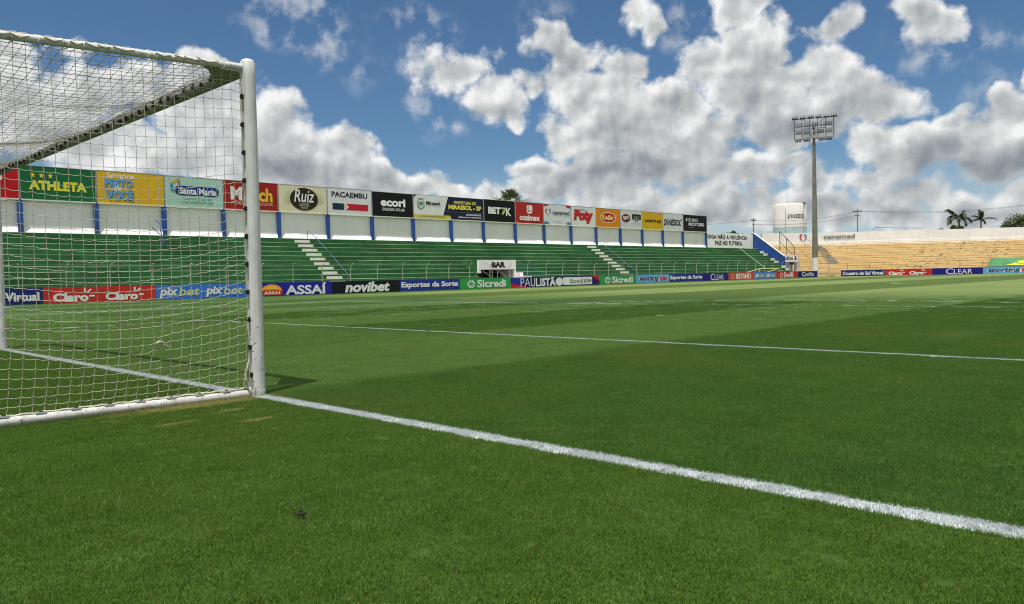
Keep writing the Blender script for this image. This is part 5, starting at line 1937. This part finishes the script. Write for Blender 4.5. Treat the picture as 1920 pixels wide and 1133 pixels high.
rg = random.Random(31)
view = math.atan2(0.70, 0.71)                    # the way the camera looks; left and right in the picture are +-90 degrees from it
LFT, RGT = view + 1.571, view - 1.571
palm(161.1, 38.7, 10.2, 'left palm above the white wall with a thick crown and hanging fronds',
     [(LFT, 0.35, 3.2, 2.7), (LFT + 0.35, 0.5, 3.0, 2.8), (LFT - 0.3, 1.0, 2.9, 1.2), (LFT - 0.5, 0.7, 2.6, 2.6), (RGT, 0.35, 3.0, 2.0), (RGT + 0.35, 0.15, 2.9, 2.6), (RGT - 0.3, 0.45, 2.6, 2.8), (RGT - 0.2, 1.25, 1.6, 0.7),
      (view, 0.8, 2.6, 2.2), (view + 3.14, 0.9, 2.5, 2.2), (view + 2.6, 0.5, 2.4, 2.6), (view + 0.5, 0.4, 2.6, 2.6), (LFT, 0.9, 2.6, 0.6)], rg, 0.85)
palm(164.0, 35.8, 9.75, 'smaller right palm above the white wall with a few thin upright fronds',
     [(LFT, 0.9, 2.3, 1.7), (RGT, 0.35, 3.0, 0.9), (view, 1.45, 1.9, 0.3), (RGT + 0.4, 0.1, 1.6, 2.0), (view + 2.8, 1.2, 1.9, 0.8), (LFT - 0.2, 0.25, 2.0, 1.4)], rg, 0.5, 0.13)
# fan palm behind the black hoarding
fx_, fy_ = 55.9, 52.1
r = thing('palm_tree', (fx_, fy_, 0), 'fan palm crown rising just above the black and red hoardings', 'palm tree', 'palms beyond the stadium')
q = MB(); q.tube([(fx_, fy_, -0.3), (fx_, fy_, 8.25)], [0.2, 0.15], 10); q.build('trunk', BARK, r, (fx_, fy_, 4), smooth=True)
m = MB()
KP = 1.5
for (a, L, sp) in ((LFT, 1.55, 0.2), (LFT - 0.2, 1.2, 0.65), (LFT + 0.3, 1.25, 1.05), (view + 3.0, 1.25, 1.35), (RGT + 0.3, 1.1, 1.2), (RGT, 1.0, 0.75), (view, 1.2, 1.1), (LFT, 0.9, 1.3), (RGT - 0.1, 1.6, 0.35), (LFT + 0.1, 1.5, 0.4)):
    L *= KP
    base = Vector((fx_, fy_, 8.2)); dv = Vector((math.cos(a) * math.cos(sp), math.sin(a) * math.cos(sp), math.sin(sp)))
    hub = base + dv * L * 0.55
    m.tube([base, hub], 0.025, 5)
    sd_ = dv.cross(Vector((0, 0, 1))).normalized(); upv = sd_.cross(dv).normalized()
    for k in range(26):
        t_ = (k / 25 - 0.5) * 3.3
        d = (dv * math.cos(t_) + (sd_ * 0.75 + upv * 0.55 * math.sin(a * 3)) .normalized() * math.sin(t_) + Vector((0, 0, rg.uniform(-0.12, 0.05)))).normalized()
        ll = L * 0.62 * rg.uniform(0.85, 1.1)
        wv = d.cross(upv).normalized() * 0.05
        m.add([hub, hub + d * ll * 0.6 - wv, hub + d * ll + Vector((0, 0, -0.10)), hub + d * ll * 0.6 + wv], [(0, 1, 2, 3)])
m.build('crown', PALMF, r, (fx_, fy_, 8), fix=False)


def leafy(name, x, y, h, rx, rz, nclump, nleaf, label, leaf, seed, trunk=True):
    rg = random.Random(seed)
    r = thing(name, (x, y, 0), label, 'tree')
    q = MB()
    q.tube([(x, y, -0.3), (x + 0.1, y, h * 0.35), (x, y + 0.1, h * 0.6)], [0.35, 0.26, 0.16], 9)
    cs = []
    for i in range(nclump):
        a = rg.uniform(0, 6.283); b = rg.uniform(-0.55, 1.2)
        k = rg.uniform(0.45, 1.0)
        c = Vector((x + math.cos(a) * math.cos(b) * rx * k, y + math.sin(a) * math.cos(b) * rx * k, h - rz + math.sin(b) * rz * 0.85 * k))
        cs.append((c, rg.uniform(0.22, 0.42) * min(rx, rz * 1.5)))
        if i % 3 == 0:
            q.tube([(x, y, h * 0.45), (Vector((x, y, h * 0.5)) + c) * 0.5 + Vector((0, 0, 0.2)), c], [0.12, 0.07, 0.03], 5)
    q.build('trunk', BARK, r, (x, y, h / 3), smooth=True)
    m = MB()
    for c, cr_ in cs:
        for k in range(nleaf):
            d = Vector((rg.gauss(0, 1), rg.gauss(0, 1), rg.gauss(0, 1))).normalized() * cr_ * rg.uniform(0.55, 1.08)
            d.z *= 0.8
            p = c + d
            u = Vector((rg.gauss(0, 1), rg.gauss(0, 1), rg.gauss(0, 0.6))).normalized(); v_ = u.cross(Vector((rg.gauss(0, 1), rg.gauss(0, 1), rg.gauss(0, 1)))).normalized()
            s1 = leaf * rg.uniform(0.6, 1.4); s2 = s1 * 0.5
            m.add([p - u * s1, p + v_ * s2, p + u * s1, p - v_ * s2], [(0, 1, 2, 3)])
    m.build('crown', LEAF, r, (x, y, h), fix=False)
    return r


leafy('broadleaf_tree', 160.5, 26.6, 10.2, 4.6, 2.6, 70, 170, 'broad dark green tree crown over the white wall at the right edge', 0.16, 4)
leafy('broadleaf_tree', 166.0, 31.0, 9.0, 3.4, 1.8, 36, 150, 'lower leafy tree crown between the small palm and the broad dark crown', 0.15, 5)
leafy('broadleaf_tree', 168.0, 41.0, 9.2, 1.3, 1.0, 12, 120, 'small rounded tree top below the left palm', 0.13, 6)
leafy('broadleaf_tree', 171.0, 44.3, 9.0, 1.2, 0.9, 10, 120, 'small tree top left of the palm trunks behind the white wall', 0.13, 8)
leafy('broadleaf_tree', 121.0, 63.0, 8.0, 2.2, 0.8, 20, 120, 'low dark tree top over the white wall with the painted message', 0.13, 7)

# ------------------------------------------------------------------ clod of earth on the turf
rg = random.Random(77)
m = MB()
for k in range(14):
    c = Vector((-1.465 + rg.gauss(0, 0.010), -3.10 + rg.gauss(0, 0.010), 0.012 + rg.uniform(0, 0.012)))
    s = rg.uniform(0.003, 0.0075)
    bm_ = bmesh.new()
    bmesh.ops.create_icosphere(bm_, subdivisions=2, radius=s)
    P = [c + Vector((v.co.x * rg.uniform(0.7, 1.3), v.co.y * rg.uniform(0.7, 1.3), v.co.z * rg.uniform(0.6, 1.0))) for v in bm_.verts]
    bm_.verts.index_update()
    F = [tuple(v.index for v in f.verts) for f in bm_.faces]
    bm_.free()
    m.add(P, F)
o = m.build('earth_clod', mat('dark_earth', (0.022, 0.020, 0.018), 0.95, 0.4, 60.0), None, (-1.465, -3.10, 0.0))
tag(o, 'small dark clod of earth lying on the turf in the foreground', 'clod')
